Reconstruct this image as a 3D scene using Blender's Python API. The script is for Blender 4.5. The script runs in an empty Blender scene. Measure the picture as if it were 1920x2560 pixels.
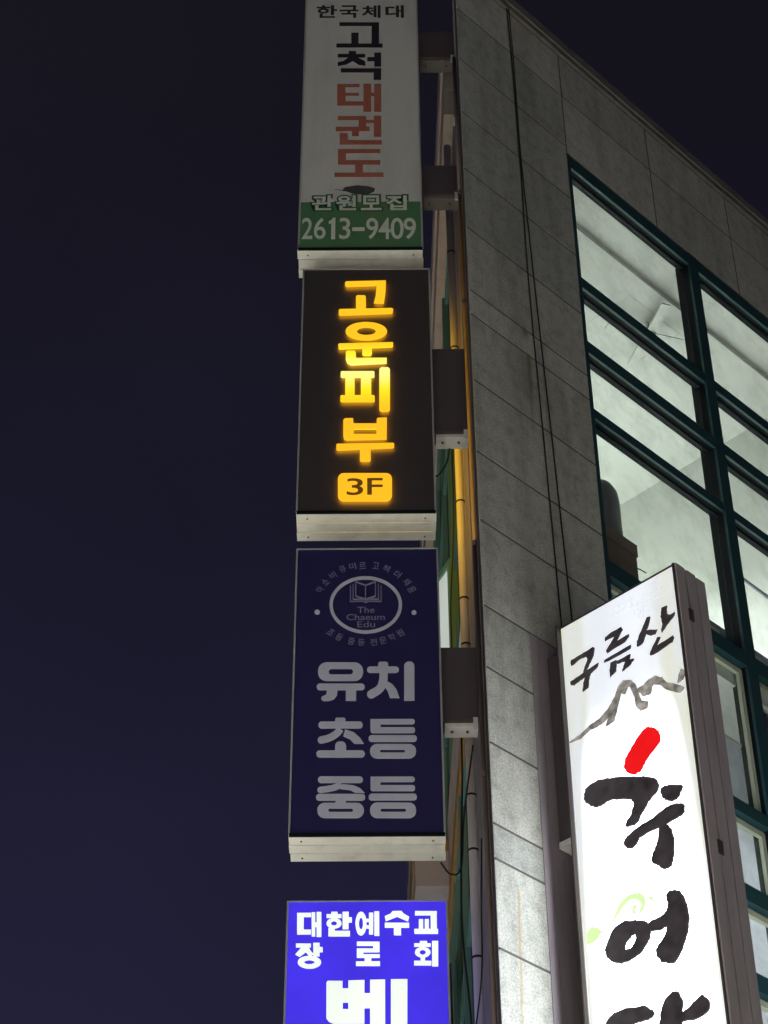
import bpy, math, random
from mathutils import Vector, Matrix
from mathutils.geometry import tessellate_polygon
random.seed(7)
SC = bpy.context.scene
COL = SC.collection

# ---------------------------------------------------------------- camera
cam = bpy.data.cameras.new('camera')
camera = bpy.data.objects.new('camera', cam)
COL.objects.link(camera)
SC.camera = camera
cam.sensor_fit = 'HORIZONTAL'
cam.sensor_width = 36.0
cam.lens = 96.113
cam.clip_start = 0.1
cam.clip_end = 500.0
PITCH, ROLL = math.radians(39.696), math.radians(-0.364)
cp, sp, cr, sr = math.cos(PITCH), math.sin(PITCH), math.cos(ROLL), math.sin(ROLL)
fwd = Vector((0, cp, sp)); up0 = Vector((0, -sp, cp)); rt0 = Vector((1, 0, 0))
rt = cr * rt0 + sr * up0
up = -sr * rt0 + cr * up0
m3 = Matrix((rt, up, -fwd)).transposed()
camera.matrix_world = Matrix.Translation((0, 0, 1.6)) @ m3.to_4x4()

# ---------------------------------------------------------------- night sky
world = bpy.data.worlds.new('World')
SC.world = world
world.use_nodes = True
wn, wl = world.node_tree.nodes, world.node_tree.links
bg = wn['Background']
tc = wn.new('ShaderNodeTexCoord'); sx = wn.new('ShaderNodeSeparateXYZ')
wl.new(tc.outputs['Generated'], sx.inputs[0])
ramp = wn.new('ShaderNodeValToRGB')
wl.new(sx.outputs['Z'], ramp.inputs[0])
ramp.color_ramp.elements[0].position = 0.0
ramp.color_ramp.elements[0].color = (0.026, 0.025, 0.058, 1)
ramp.color_ramp.elements[1].position = 1.0
ramp.color_ramp.elements[1].color = (0.0065, 0.0050, 0.0100, 1)
for pos, c in ((0.43, (0.0142, 0.0136, 0.0350)), (0.62, (0.0088, 0.0082, 0.0190)), (0.80, (0.0080, 0.0070, 0.0118))):
    e = ramp.color_ramp.elements.new(pos); e.color = (*c, 1)
wl.new(ramp.outputs[0], bg.inputs[0])
side = wn.new('ShaderNodeMapRange')          # the town's glow lies to one side
wl.new(sx.outputs['X'], side.inputs[0])
side.inputs[1].default_value = -0.3; side.inputs[2].default_value = 0.3; side.inputs[3].default_value = 1.15; side.inputs[4].default_value = 0.72
haze = wn.new('ShaderNodeTexNoise'); haze.inputs['Scale'].default_value = 3.0; haze.inputs['Detail'].default_value = 4.0
wl.new(tc.outputs['Generated'], haze.inputs['Vector'])
hz = wn.new('ShaderNodeMapRange'); wl.new(haze.outputs['Fac'], hz.inputs[0])
hz.inputs[1].default_value = 0.3; hz.inputs[2].default_value = 0.7; hz.inputs[3].default_value = 0.86; hz.inputs[4].default_value = 1.2
hm = wn.new('ShaderNodeMath'); hm.operation = 'MULTIPLY'
wl.new(side.outputs[0], hm.inputs[0]); wl.new(hz.outputs[0], hm.inputs[1])
wl.new(hm.outputs[0], bg.inputs[1])

# ---------------------------------------------------------------- exposure and sampling
SC.view_settings.view_transform = 'Standard'
SC.view_settings.look = 'None'
SC.view_settings.exposure = 0.0
SC.view_settings.gamma = 1.0
SC.cycles.use_denoising = True
SC.cycles.max_bounces = 8
SC.cycles.diffuse_bounces = 4
SC.cycles.glossy_bounces = 3
SC.cycles.transparent_max_bounces = 12
SC.cycles.sample_clamp_indirect = 4.0
SC.cycles.caustics_reflective = False
SC.cycles.caustics_refractive = False

# lettering and print, each piece in metres on its own board (u to the right, v up from the lower left corner)
PRINT = {
 'sign1': [
  ('go', [[[(0.242,2.34),(0.471,2.337),(0.471,2.296),(0.243,2.298)]],[[(0.471,2.337),(0.524,2.337),(0.523,2.094),(0.47,2.094)]],[[(0.327,2.219),(0.379,2.219),(0.379,2.095),(0.328,2.096)]],[[(0.223,2.097),(0.549,2.093),(0.548,2.05),(0.223,2.054)]]]),
  ('cheok', [[[(0.31,2.013),(0.361,2.012),(0.362,1.978),(0.311,1.979)]],[[(0.234,1.98),(0.426,1.978),(0.426,1.94),(0.234,1.942)]],[[(0.308,1.941),(0.371,1.941),(0.339,1.9),(0.295,1.862),(0.235,1.845),(0.234,1.888),(0.275,1.901)]],[[(0.371,1.941),(0.427,1.893),(0.427,1.848),(0.382,1.857),(0.339,1.9)]],[[(0.44,1.941),(0.489,1.941),(0.489,1.898),(0.44,1.899)]],[[(0.489,1.991),(0.537,1.991),(0.536,1.838),(0.489,1.838)]],[[(0.257,1.818),(0.485,1.815),(0.484,1.773),(0.257,1.776)]],[[(0.485,1.815),(0.537,1.815),(0.536,1.692),(0.484,1.692)]]]),
  ('tae', [[[(0.233,1.65),(0.29,1.649),(0.292,1.417),(0.235,1.417)]],[[(0.29,1.649),(0.387,1.648),(0.387,1.614),(0.29,1.615)]],[[(0.291,1.553),(0.382,1.552),(0.383,1.521),(0.291,1.522)]],[[(0.292,1.46),(0.414,1.459),(0.414,1.416),(0.292,1.417)]],[[(0.414,1.648),(0.467,1.647),(0.467,1.35),(0.414,1.351)]],[[(0.467,1.551),(0.488,1.551),(0.488,1.517),(0.467,1.518)]],[[(0.488,1.647),(0.536,1.647),(0.535,1.347),(0.488,1.347)]]]),
  ('gwon', [[[(0.24,1.307),(0.382,1.306),(0.382,1.263),(0.24,1.265)]],[[(0.382,1.306),(0.433,1.305),(0.433,1.193),(0.382,1.193)]],[[(0.227,1.195),(0.456,1.192),(0.456,1.148),(0.227,1.15)]],[[(0.337,1.149),(0.384,1.149),(0.384,1.095),(0.337,1.095)]],[[(0.433,1.263),(0.485,1.262),(0.485,1.231),(0.433,1.231)]],[[(0.485,1.305),(0.535,1.304),(0.534,1.087),(0.485,1.088)]],[[(0.255,1.126),(0.309,1.125),(0.31,1.01),(0.256,1.011)]],[[(0.31,1.053),(0.538,1.051),(0.537,1.008),(0.31,1.01)]]]),
  ('do', [[[(0.245,0.966),(0.528,0.963),(0.528,0.922),(0.245,0.924)]],[[(0.245,0.924),(0.298,0.924),(0.298,0.851),(0.246,0.852)]],[[(0.246,0.852),(0.528,0.849),(0.527,0.805),(0.246,0.808)]],[[(0.36,0.807),(0.412,0.806),(0.412,0.725),(0.36,0.726)]],[[(0.224,0.727),(0.548,0.724),(0.548,0.681),(0.225,0.684)]]]),
  ('smudge', [[[(0.224,0.564),(0.278,0.555),(0.292,0.583),(0.376,0.602),(0.445,0.592),(0.492,0.57),(0.486,0.541),(0.452,0.517),(0.414,0.51),(0.346,0.52),(0.308,0.541)]]]),
 ],
 'sign2': [
  ('go', [[[(0.271,1.878),(0.52,1.884),(0.517,1.784),(0.506,1.677),(0.444,1.682),(0.456,1.746),(0.462,1.836),(0.274,1.828),(0.264,1.839),(0.264,1.867)]],[[(0.333,1.738),(0.334,1.742),(0.335,1.747),(0.338,1.75),(0.341,1.752),(0.344,1.753),(0.383,1.752),(0.386,1.752),(0.389,1.75),(0.392,1.746),(0.393,1.742),(0.394,1.737),(0.394,1.634),(0.334,1.634)]],[[(0.227,1.623),(0.233,1.631),(0.556,1.638),(0.564,1.628),(0.56,1.594),(0.554,1.588),(0.235,1.575),(0.227,1.583)]]]),
  ('un', [[[(0.525,1.436),(0.523,1.422),(0.517,1.409),(0.508,1.397),(0.495,1.385),(0.479,1.376),(0.461,1.368),(0.441,1.362),(0.42,1.359),(0.398,1.358),(0.376,1.359),(0.354,1.363),(0.334,1.369),(0.316,1.377),(0.3,1.387),(0.287,1.399),(0.278,1.411),(0.272,1.425),(0.27,1.439),(0.272,1.452),(0.277,1.466),(0.287,1.478),(0.299,1.49),(0.315,1.5),(0.333,1.508),(0.354,1.513),(0.375,1.517),(0.397,1.518),(0.42,1.516),(0.441,1.513),(0.462,1.506),(0.48,1.498),(0.495,1.488),(0.508,1.477),(0.517,1.464),(0.523,1.45)],[(0.455,1.437),(0.455,1.431),(0.452,1.426),(0.448,1.421),(0.442,1.416),(0.435,1.412),(0.426,1.409),(0.417,1.407),(0.407,1.406),(0.398,1.405),(0.388,1.406),(0.378,1.407),(0.369,1.41),(0.36,1.413),(0.353,1.417),(0.347,1.422),(0.343,1.427),(0.341,1.432),(0.34,1.438),(0.341,1.444),(0.343,1.449),(0.347,1.454),(0.353,1.459),(0.36,1.462),(0.368,1.466),(0.378,1.468),(0.387,1.469),(0.398,1.47),(0.407,1.469),(0.417,1.468),(0.426,1.465),(0.435,1.462),(0.442,1.458),(0.448,1.453),(0.452,1.448),(0.455,1.442)]],[[(0.226,1.326),(0.232,1.334),(0.557,1.343),(0.562,1.336),(0.56,1.305),(0.554,1.298),(0.234,1.283),(0.228,1.291)]],[[(0.373,1.287),(0.432,1.29),(0.432,1.244),(0.423,1.227),(0.382,1.228),(0.373,1.237)]],[[(0.273,1.261),(0.28,1.272),(0.324,1.272),(0.333,1.261),(0.335,1.21),(0.522,1.21),(0.521,1.161),(0.306,1.148),(0.284,1.163),(0.273,1.195)]]]),
  ('pi', [[[(0.243,1.089),(0.244,1.093),(0.245,1.097),(0.247,1.099),(0.249,1.101),(0.252,1.101),(0.439,1.1),(0.441,1.099),(0.444,1.097),(0.446,1.095),(0.447,1.091),(0.447,1.088),(0.447,1.057),(0.447,1.053),(0.446,1.05),(0.444,1.047),(0.441,1.045),(0.439,1.045),(0.252,1.046),(0.25,1.047),(0.247,1.049),(0.245,1.051),(0.244,1.055),(0.243,1.058)]],[[(0.271,1.046),(0.327,1.046),(0.327,0.902),(0.272,0.902)]],[[(0.365,1.045),(0.427,1.045),(0.427,0.901),(0.365,0.901)]],[[(0.243,0.891),(0.243,0.894),(0.244,0.898),(0.246,0.9),(0.249,0.902),(0.251,0.902),(0.44,0.901),(0.442,0.9),(0.445,0.898),(0.447,0.896),(0.448,0.893),(0.448,0.889),(0.448,0.857),(0.448,0.853),(0.447,0.85),(0.445,0.847),(0.442,0.845),(0.44,0.845),(0.252,0.847),(0.249,0.847),(0.247,0.849),(0.245,0.851),(0.243,0.855),(0.243,0.858)]],[[(0.476,1.108),(0.477,1.115),(0.48,1.121),(0.483,1.126),(0.488,1.129),(0.493,1.131),(0.524,1.13),(0.529,1.129),(0.533,1.126),(0.537,1.121),(0.539,1.115),(0.54,1.108),(0.538,0.787),(0.537,0.781),(0.535,0.775),(0.531,0.77),(0.527,0.767),(0.522,0.766),(0.491,0.766),(0.486,0.768),(0.482,0.771),(0.478,0.775),(0.476,0.781),(0.475,0.788)]]]),
  ('bu', [[[(0.262,0.704),(0.273,0.717),(0.319,0.718),(0.322,0.675),(0.459,0.674),(0.46,0.712),(0.469,0.719),(0.519,0.721),(0.517,0.546),(0.285,0.541),(0.268,0.548),(0.263,0.575)],[(0.323,0.63),(0.458,0.629),(0.458,0.591),(0.323,0.592)]],[[(0.223,0.509),(0.228,0.515),(0.554,0.52),(0.561,0.514),(0.56,0.485),(0.553,0.478),(0.23,0.462),(0.223,0.469)]],[[(0.361,0.465),(0.423,0.464),(0.423,0.387),(0.422,0.383),(0.421,0.38),(0.419,0.377),(0.416,0.375),(0.413,0.374),(0.371,0.375),(0.368,0.375),(0.365,0.377),(0.363,0.38),(0.361,0.384),(0.361,0.388)]]]),
  ('floor_badge', [[[(0.234,0.244),(0.236,0.258),(0.241,0.27),(0.248,0.28),(0.257,0.286),(0.268,0.288),(0.513,0.286),(0.523,0.284),(0.532,0.278),(0.54,0.268),(0.544,0.256),(0.546,0.242),(0.545,0.116),(0.543,0.103),(0.538,0.091),(0.531,0.081),(0.522,0.075),(0.512,0.073),(0.269,0.075),(0.259,0.077),(0.25,0.083),(0.242,0.093),(0.237,0.105),(0.236,0.119)]]]),
 ],
 'sign3': [
  ('ring', [[[(0.586,1.445),(0.584,1.419),(0.579,1.394),(0.57,1.37),(0.558,1.347),(0.544,1.326),(0.526,1.307),(0.507,1.29),(0.485,1.276),(0.462,1.265),(0.438,1.257),(0.412,1.253),(0.387,1.251),(0.361,1.253),(0.336,1.258),(0.311,1.267),(0.288,1.278),(0.266,1.292),(0.247,1.309),(0.229,1.328),(0.215,1.35),(0.203,1.373),(0.194,1.397),(0.189,1.422),(0.187,1.448),(0.188,1.474),(0.193,1.5),(0.201,1.524),(0.213,1.547),(0.227,1.569),(0.244,1.589),(0.264,1.606),(0.286,1.62),(0.309,1.632),(0.334,1.64),(0.36,1.645),(0.386,1.646),(0.413,1.645),(0.439,1.639),(0.464,1.63),(0.487,1.619),(0.509,1.604),(0.528,1.586),(0.546,1.566),(0.56,1.545),(0.572,1.521),(0.58,1.496),(0.585,1.471)],[(0.568,1.445),(0.566,1.422),(0.561,1.4),(0.554,1.379),(0.543,1.358),(0.53,1.339),(0.514,1.323),(0.496,1.308),(0.477,1.296),(0.455,1.286),(0.433,1.279),(0.41,1.274),(0.387,1.273),(0.363,1.275),(0.34,1.279),(0.318,1.287),(0.296,1.297),(0.277,1.31),(0.259,1.325),(0.243,1.342),(0.23,1.361),(0.219,1.381),(0.211,1.403),(0.207,1.425),(0.205,1.448),(0.206,1.471),(0.21,1.494),(0.218,1.515),(0.228,1.536),(0.241,1.555),(0.257,1.572),(0.275,1.588),(0.295,1.6),(0.316,1.611),(0.339,1.618),(0.362,1.622),(0.386,1.623),(0.41,1.622),(0.434,1.617),(0.457,1.609),(0.478,1.599),(0.498,1.586),(0.516,1.57),(0.531,1.553),(0.544,1.533),(0.555,1.513),(0.562,1.491),(0.567,1.468)]]]),
  ('book', [[[(0.299,1.581),(0.299,1.469),(0.305,1.469),(0.304,1.581)]],[[(0.302,1.467),(0.37,1.47),(0.37,1.477),(0.302,1.474)]],[[(0.369,1.47),(0.385,1.46),(0.388,1.466),(0.371,1.476)]],[[(0.388,1.46),(0.405,1.47),(0.403,1.476),(0.385,1.466)]],[[(0.404,1.47),(0.471,1.466),(0.471,1.473),(0.405,1.476)]],[[(0.473,1.468),(0.474,1.58),(0.469,1.58),(0.468,1.468)]],[[(0.314,1.591),(0.314,1.483),(0.319,1.483),(0.319,1.591)]],[[(0.317,1.481),(0.373,1.484),(0.373,1.491),(0.317,1.488)]],[[(0.372,1.485),(0.385,1.474),(0.388,1.48),(0.374,1.49)]],[[(0.388,1.474),(0.403,1.484),(0.401,1.49),(0.385,1.48)]],[[(0.402,1.484),(0.456,1.48),(0.456,1.487),(0.402,1.491)]],[[(0.459,1.482),(0.459,1.59),(0.454,1.59),(0.454,1.482)]],[[(0.33,1.603),(0.384,1.579),(0.386,1.585),(0.332,1.609)]],[[(0.386,1.579),(0.441,1.602),(0.439,1.609),(0.384,1.585)]],[[(0.437,1.607),(0.437,1.503),(0.442,1.503),(0.443,1.607)]],[[(0.439,1.508),(0.386,1.488),(0.387,1.482),(0.44,1.501)]],[[(0.387,1.488),(0.332,1.509),(0.331,1.502),(0.386,1.482)]],[[(0.334,1.504),(0.334,1.608),(0.328,1.608),(0.329,1.504)]],[[(0.382,1.582),(0.382,1.485),(0.388,1.485),(0.388,1.582)]]]),
  ('dot', [[[(0.135,1.399),(0.134,1.393),(0.131,1.387),(0.127,1.384),(0.121,1.383),(0.116,1.384),(0.111,1.387),(0.107,1.393),(0.106,1.399),(0.107,1.405),(0.11,1.411),(0.115,1.414),(0.12,1.416),(0.126,1.414),(0.131,1.411),(0.134,1.405)]]]),
  ('dot', [[[(0.664,1.392),(0.663,1.386),(0.66,1.381),(0.656,1.378),(0.651,1.377),(0.645,1.378),(0.641,1.381),(0.638,1.387),(0.638,1.393),(0.639,1.399),(0.642,1.404),(0.646,1.407),(0.651,1.408),(0.656,1.407),(0.66,1.403),(0.663,1.398)]]]),
  ('yu', [[[(0.131,1.004),(0.133,1.022),(0.139,1.038),(0.149,1.051),(0.163,1.059),(0.177,1.062),(0.325,1.06),(0.34,1.058),(0.353,1.049),(0.364,1.036),(0.37,1.02),(0.373,1.002),(0.373,0.994),(0.37,0.977),(0.364,0.961),(0.353,0.948),(0.34,0.94),(0.326,0.938),(0.179,0.939),(0.164,0.942),(0.151,0.95),(0.14,0.962),(0.134,0.978),(0.131,0.996)],[(0.188,1.0),(0.189,1.005),(0.191,1.01),(0.194,1.014),(0.198,1.017),(0.203,1.018),(0.304,1.017),(0.309,1.016),(0.313,1.014),(0.316,1.009),(0.318,1.004),(0.319,0.999),(0.319,0.999),(0.318,0.993),(0.316,0.988),(0.313,0.984),(0.309,0.982),(0.304,0.981),(0.203,0.982),(0.198,0.983),(0.194,0.985),(0.191,0.989),(0.189,0.994),(0.188,1.0)]],[[(0.126,0.902),(0.126,0.908),(0.129,0.914),(0.133,0.919),(0.137,0.922),(0.143,0.923),(0.363,0.921),(0.369,0.92),(0.374,0.917),(0.378,0.912),(0.38,0.906),(0.381,0.9),(0.381,0.899),(0.38,0.892),(0.378,0.886),(0.374,0.882),(0.369,0.879),(0.364,0.878),(0.143,0.88),(0.138,0.881),(0.133,0.884),(0.129,0.888),(0.127,0.894),(0.126,0.901)]],[[(0.181,0.879),(0.237,0.879),(0.234,0.845),(0.218,0.821),(0.195,0.811),(0.165,0.81),(0.152,0.819),(0.151,0.835),(0.161,0.843),(0.176,0.85)]],[[(0.281,0.879),(0.336,0.878),(0.336,0.81),(0.281,0.811)]]]),
  ('chi', [[[(0.454,1.048),(0.454,1.052),(0.456,1.057),(0.459,1.06),(0.463,1.063),(0.467,1.063),(0.494,1.063),(0.498,1.062),(0.501,1.06),(0.504,1.057),(0.506,1.052),(0.507,1.047),(0.507,1.031),(0.453,1.031)]],[[(0.394,1.011),(0.395,1.018),(0.397,1.023),(0.401,1.028),(0.406,1.031),(0.411,1.032),(0.548,1.031),(0.553,1.03),(0.557,1.027),(0.561,1.022),(0.564,1.016),(0.564,1.01),(0.564,1.009),(0.563,1.003),(0.561,0.997),(0.557,0.993),(0.552,0.99),(0.547,0.989),(0.411,0.99),(0.406,0.991),(0.401,0.994),(0.397,0.998),(0.395,1.004),(0.394,1.01)]],[[(0.46,0.99),(0.46,0.976),(0.46,0.963),(0.459,0.952),(0.458,0.942),(0.455,0.931),(0.453,0.921),(0.45,0.913),(0.446,0.906),(0.439,0.899),(0.429,0.891),(0.416,0.883),(0.404,0.874),(0.395,0.861),(0.394,0.845),(0.401,0.831),(0.414,0.824),(0.427,0.828),(0.439,0.837),(0.452,0.846),(0.465,0.856),(0.478,0.87),(0.487,0.885),(0.494,0.901),(0.498,0.916),(0.501,0.931),(0.503,0.946),(0.504,0.961),(0.504,0.975),(0.504,0.988)]],[[(0.498,0.936),(0.528,0.916),(0.551,0.879),(0.566,0.826),(0.516,0.827),(0.504,0.871),(0.488,0.9)]],[[(0.593,1.031),(0.594,1.041),(0.598,1.05),(0.604,1.056),(0.611,1.061),(0.619,1.062),(0.623,1.062),(0.631,1.061),(0.638,1.056),(0.643,1.049),(0.647,1.04),(0.648,1.031),(0.645,0.809),(0.59,0.809)]]]),
  ('cho', [[[(0.226,0.692),(0.227,0.696),(0.228,0.7),(0.23,0.702),(0.233,0.704),(0.236,0.704),(0.27,0.704),(0.273,0.704),(0.276,0.702),(0.278,0.699),(0.28,0.696),(0.28,0.692),(0.28,0.68),(0.226,0.68)]],[[(0.139,0.66),(0.14,0.666),(0.142,0.672),(0.146,0.677),(0.15,0.68),(0.156,0.68),(0.354,0.679),(0.359,0.678),(0.364,0.675),(0.368,0.67),(0.37,0.665),(0.371,0.658),(0.371,0.655),(0.37,0.649),(0.368,0.643),(0.364,0.639),(0.359,0.636),(0.354,0.635),(0.156,0.636),(0.151,0.637),(0.146,0.64),(0.142,0.645),(0.14,0.651),(0.139,0.657)]],[[(0.24,0.646),(0.235,0.638),(0.23,0.631),(0.226,0.625),(0.222,0.62),(0.215,0.614),(0.208,0.609),(0.199,0.603),(0.191,0.599),(0.182,0.595),(0.172,0.592),(0.161,0.589),(0.149,0.586),(0.14,0.579),(0.136,0.566),(0.139,0.553),(0.147,0.544),(0.159,0.543),(0.17,0.546),(0.181,0.549),(0.193,0.553),(0.205,0.558),(0.216,0.564),(0.227,0.571),(0.236,0.578),(0.245,0.586),(0.253,0.595),(0.26,0.604),(0.264,0.612),(0.269,0.619)]],[[(0.279,0.63),(0.325,0.61),(0.358,0.575),(0.377,0.539),(0.327,0.54),(0.306,0.567),(0.27,0.587)]],[[(0.228,0.527),(0.229,0.535),(0.232,0.543),(0.237,0.549),(0.244,0.553),(0.251,0.554),(0.261,0.554),(0.268,0.553),(0.275,0.549),(0.28,0.543),(0.283,0.535),(0.285,0.526),(0.285,0.498),(0.228,0.499)]],[[(0.131,0.479),(0.131,0.485),(0.134,0.491),(0.138,0.495),(0.142,0.498),(0.148,0.499),(0.365,0.498),(0.37,0.497),(0.375,0.494),(0.379,0.489),(0.382,0.483),(0.383,0.477),(0.383,0.476),(0.382,0.469),(0.379,0.464),(0.375,0.459),(0.371,0.456),(0.365,0.455),(0.148,0.457),(0.143,0.458),(0.138,0.461),(0.134,0.466),(0.132,0.471),(0.131,0.478)]]]),
  ('deung', [[[(0.412,0.694),(0.632,0.693),(0.636,0.692),(0.64,0.69),(0.642,0.686),(0.644,0.682),(0.645,0.677),(0.645,0.674),(0.644,0.67),(0.642,0.665),(0.639,0.662),(0.635,0.659),(0.631,0.659),(0.412,0.66)]],[[(0.412,0.66),(0.465,0.66),(0.465,0.642),(0.412,0.642)]],[[(0.412,0.642),(0.632,0.641),(0.636,0.64),(0.64,0.638),(0.643,0.634),(0.645,0.63),(0.645,0.625),(0.645,0.619),(0.645,0.615),(0.643,0.61),(0.64,0.607),(0.636,0.605),(0.632,0.604),(0.425,0.605),(0.421,0.606),(0.417,0.608),(0.415,0.612),(0.413,0.616),(0.412,0.621)]],[[(0.402,0.572),(0.402,0.578),(0.405,0.584),(0.409,0.588),(0.413,0.591),(0.419,0.592),(0.638,0.59),(0.643,0.589),(0.648,0.587),(0.651,0.582),(0.654,0.576),(0.654,0.57),(0.654,0.569),(0.653,0.563),(0.651,0.557),(0.647,0.553),(0.642,0.55),(0.637,0.549),(0.419,0.551),(0.413,0.552),(0.409,0.555),(0.405,0.559),(0.402,0.565),(0.402,0.571)]],[[(0.409,0.493),(0.411,0.507),(0.416,0.519),(0.425,0.529),(0.435,0.535),(0.447,0.537),(0.613,0.536),(0.624,0.534),(0.634,0.527),(0.643,0.518),(0.648,0.505),(0.649,0.492),(0.649,0.49),(0.647,0.476),(0.642,0.464),(0.633,0.455),(0.623,0.449),(0.612,0.447),(0.446,0.448),(0.435,0.45),(0.425,0.456),(0.416,0.466),(0.411,0.478),(0.409,0.492)],[(0.461,0.493),(0.461,0.496),(0.462,0.498),(0.464,0.501),(0.466,0.502),(0.469,0.502),(0.584,0.501),(0.586,0.501),(0.588,0.5),(0.59,0.498),(0.591,0.495),(0.591,0.492),(0.591,0.492),(0.591,0.489),(0.59,0.487),(0.588,0.485),(0.586,0.483),(0.583,0.483),(0.469,0.484),(0.466,0.484),(0.464,0.486),(0.462,0.488),(0.461,0.49),(0.461,0.493)]]]),
  ('jung', [[[(0.141,0.322),(0.142,0.328),(0.144,0.334),(0.148,0.338),(0.153,0.341),(0.158,0.342),(0.356,0.34),(0.361,0.339),(0.366,0.336),(0.37,0.332),(0.372,0.326),(0.373,0.32),(0.373,0.319),(0.372,0.313),(0.37,0.308),(0.366,0.304),(0.362,0.301),(0.356,0.3),(0.159,0.301),(0.153,0.302),(0.149,0.305),(0.145,0.31),(0.142,0.315),(0.141,0.321)]],[[(0.254,0.312),(0.245,0.306),(0.237,0.3),(0.229,0.295),(0.219,0.291),(0.205,0.287),(0.189,0.284),(0.17,0.281),(0.152,0.278),(0.143,0.273),(0.139,0.262),(0.141,0.251),(0.148,0.243),(0.158,0.241),(0.175,0.244),(0.194,0.247),(0.212,0.251),(0.229,0.255),(0.242,0.261),(0.253,0.267),(0.262,0.273),(0.27,0.279)]],[[(0.269,0.295),(0.327,0.285),(0.359,0.268),(0.382,0.24),(0.334,0.241),(0.308,0.257),(0.256,0.265)]],[[(0.133,0.217),(0.134,0.223),(0.136,0.228),(0.14,0.232),(0.144,0.235),(0.149,0.236),(0.368,0.234),(0.373,0.233),(0.378,0.231),(0.382,0.226),(0.384,0.221),(0.385,0.215),(0.385,0.213),(0.384,0.207),(0.382,0.202),(0.378,0.198),(0.373,0.195),(0.368,0.194),(0.15,0.196),(0.145,0.197),(0.14,0.2),(0.136,0.204),(0.134,0.209),(0.133,0.215)]],[[(0.233,0.195),(0.286,0.195),(0.286,0.181),(0.233,0.182)]],[[(0.141,0.138),(0.142,0.152),(0.147,0.164),(0.156,0.174),(0.166,0.18),(0.178,0.182),(0.34,0.181),(0.352,0.179),(0.363,0.172),(0.371,0.162),(0.377,0.15),(0.379,0.136),(0.379,0.135),(0.377,0.122),(0.371,0.109),(0.363,0.1),(0.352,0.093),(0.34,0.091),(0.179,0.093),(0.168,0.095),(0.157,0.101),(0.148,0.111),(0.143,0.123),(0.141,0.137)],[(0.197,0.139),(0.197,0.142),(0.198,0.145),(0.2,0.147),(0.203,0.149),(0.205,0.149),(0.314,0.148),(0.317,0.148),(0.319,0.146),(0.321,0.144),(0.323,0.141),(0.323,0.138),(0.323,0.137),(0.323,0.134),(0.321,0.131),(0.319,0.129),(0.317,0.128),(0.314,0.127),(0.206,0.128),(0.203,0.128),(0.201,0.13),(0.199,0.132),(0.197,0.135),(0.197,0.138)]]]),
  ('deung', [[[(0.412,0.338),(0.627,0.337),(0.631,0.336),(0.634,0.334),(0.637,0.33),(0.639,0.326),(0.64,0.321),(0.64,0.319),(0.639,0.314),(0.637,0.31),(0.634,0.307),(0.63,0.305),(0.626,0.304),(0.412,0.305)]],[[(0.412,0.305),(0.463,0.305),(0.463,0.286),(0.412,0.287)]],[[(0.412,0.287),(0.628,0.285),(0.631,0.284),(0.635,0.282),(0.638,0.279),(0.64,0.275),(0.64,0.27),(0.64,0.264),(0.639,0.259),(0.638,0.255),(0.635,0.252),(0.631,0.25),(0.627,0.249),(0.425,0.251),(0.421,0.251),(0.417,0.253),(0.414,0.257),(0.412,0.261),(0.412,0.266)]],[[(0.402,0.216),(0.402,0.222),(0.405,0.228),(0.408,0.232),(0.413,0.235),(0.418,0.236),(0.633,0.234),(0.638,0.233),(0.642,0.23),(0.646,0.226),(0.648,0.22),(0.649,0.214),(0.649,0.213),(0.648,0.207),(0.646,0.202),(0.642,0.197),(0.637,0.195),(0.632,0.194),(0.418,0.195),(0.413,0.196),(0.408,0.199),(0.405,0.203),(0.402,0.209),(0.402,0.215)]],[[(0.409,0.14),(0.411,0.153),(0.416,0.164),(0.424,0.174),(0.434,0.18),(0.446,0.182),(0.608,0.18),(0.619,0.178),(0.629,0.172),(0.637,0.163),(0.642,0.151),(0.644,0.138),(0.644,0.131),(0.642,0.118),(0.637,0.106),(0.628,0.097),(0.618,0.091),(0.607,0.089),(0.445,0.091),(0.434,0.093),(0.424,0.099),(0.416,0.108),(0.411,0.12),(0.409,0.133)],[(0.463,0.138),(0.464,0.141),(0.465,0.144),(0.467,0.146),(0.469,0.147),(0.471,0.147),(0.585,0.146),(0.587,0.146),(0.589,0.145),(0.591,0.143),(0.592,0.14),(0.592,0.138),(0.592,0.135),(0.592,0.132),(0.591,0.129),(0.589,0.127),(0.587,0.126),(0.585,0.126),(0.471,0.127),(0.469,0.127),(0.467,0.128),(0.465,0.13),(0.464,0.133),(0.463,0.136)]]]),
 ],
 'sign4': [
  ('be', [[[(0.197,1.542),(0.203,1.551),(0.274,1.55),(0.274,1.511),(0.302,1.511),(0.302,1.552),(0.379,1.554),(0.379,1.485),(0.406,1.485),(0.406,1.555),(0.478,1.556),(0.477,1.286),(0.406,1.286),(0.406,1.407),(0.379,1.407),(0.379,1.328),(0.232,1.329),(0.211,1.339),(0.199,1.357)],[(0.276,1.437),(0.302,1.437),(0.303,1.403),(0.276,1.404)]],[[(0.506,1.557),(0.585,1.557),(0.581,1.285),(0.504,1.286)]]]),
  ('dae', [[[(0.048,1.916),(0.116,1.916),(0.117,1.893),(0.049,1.893)]],[[(0.049,1.893),(0.081,1.893),(0.082,1.824),(0.05,1.824)]],[[(0.05,1.824),(0.118,1.824),(0.118,1.798),(0.051,1.798)]],[[(0.119,1.918),(0.137,1.918),(0.139,1.787),(0.122,1.787)]],[[(0.138,1.863),(0.145,1.863),(0.145,1.837),(0.139,1.837)]],[[(0.144,1.92),(0.167,1.919),(0.169,1.785),(0.146,1.785)]]]),
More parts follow.
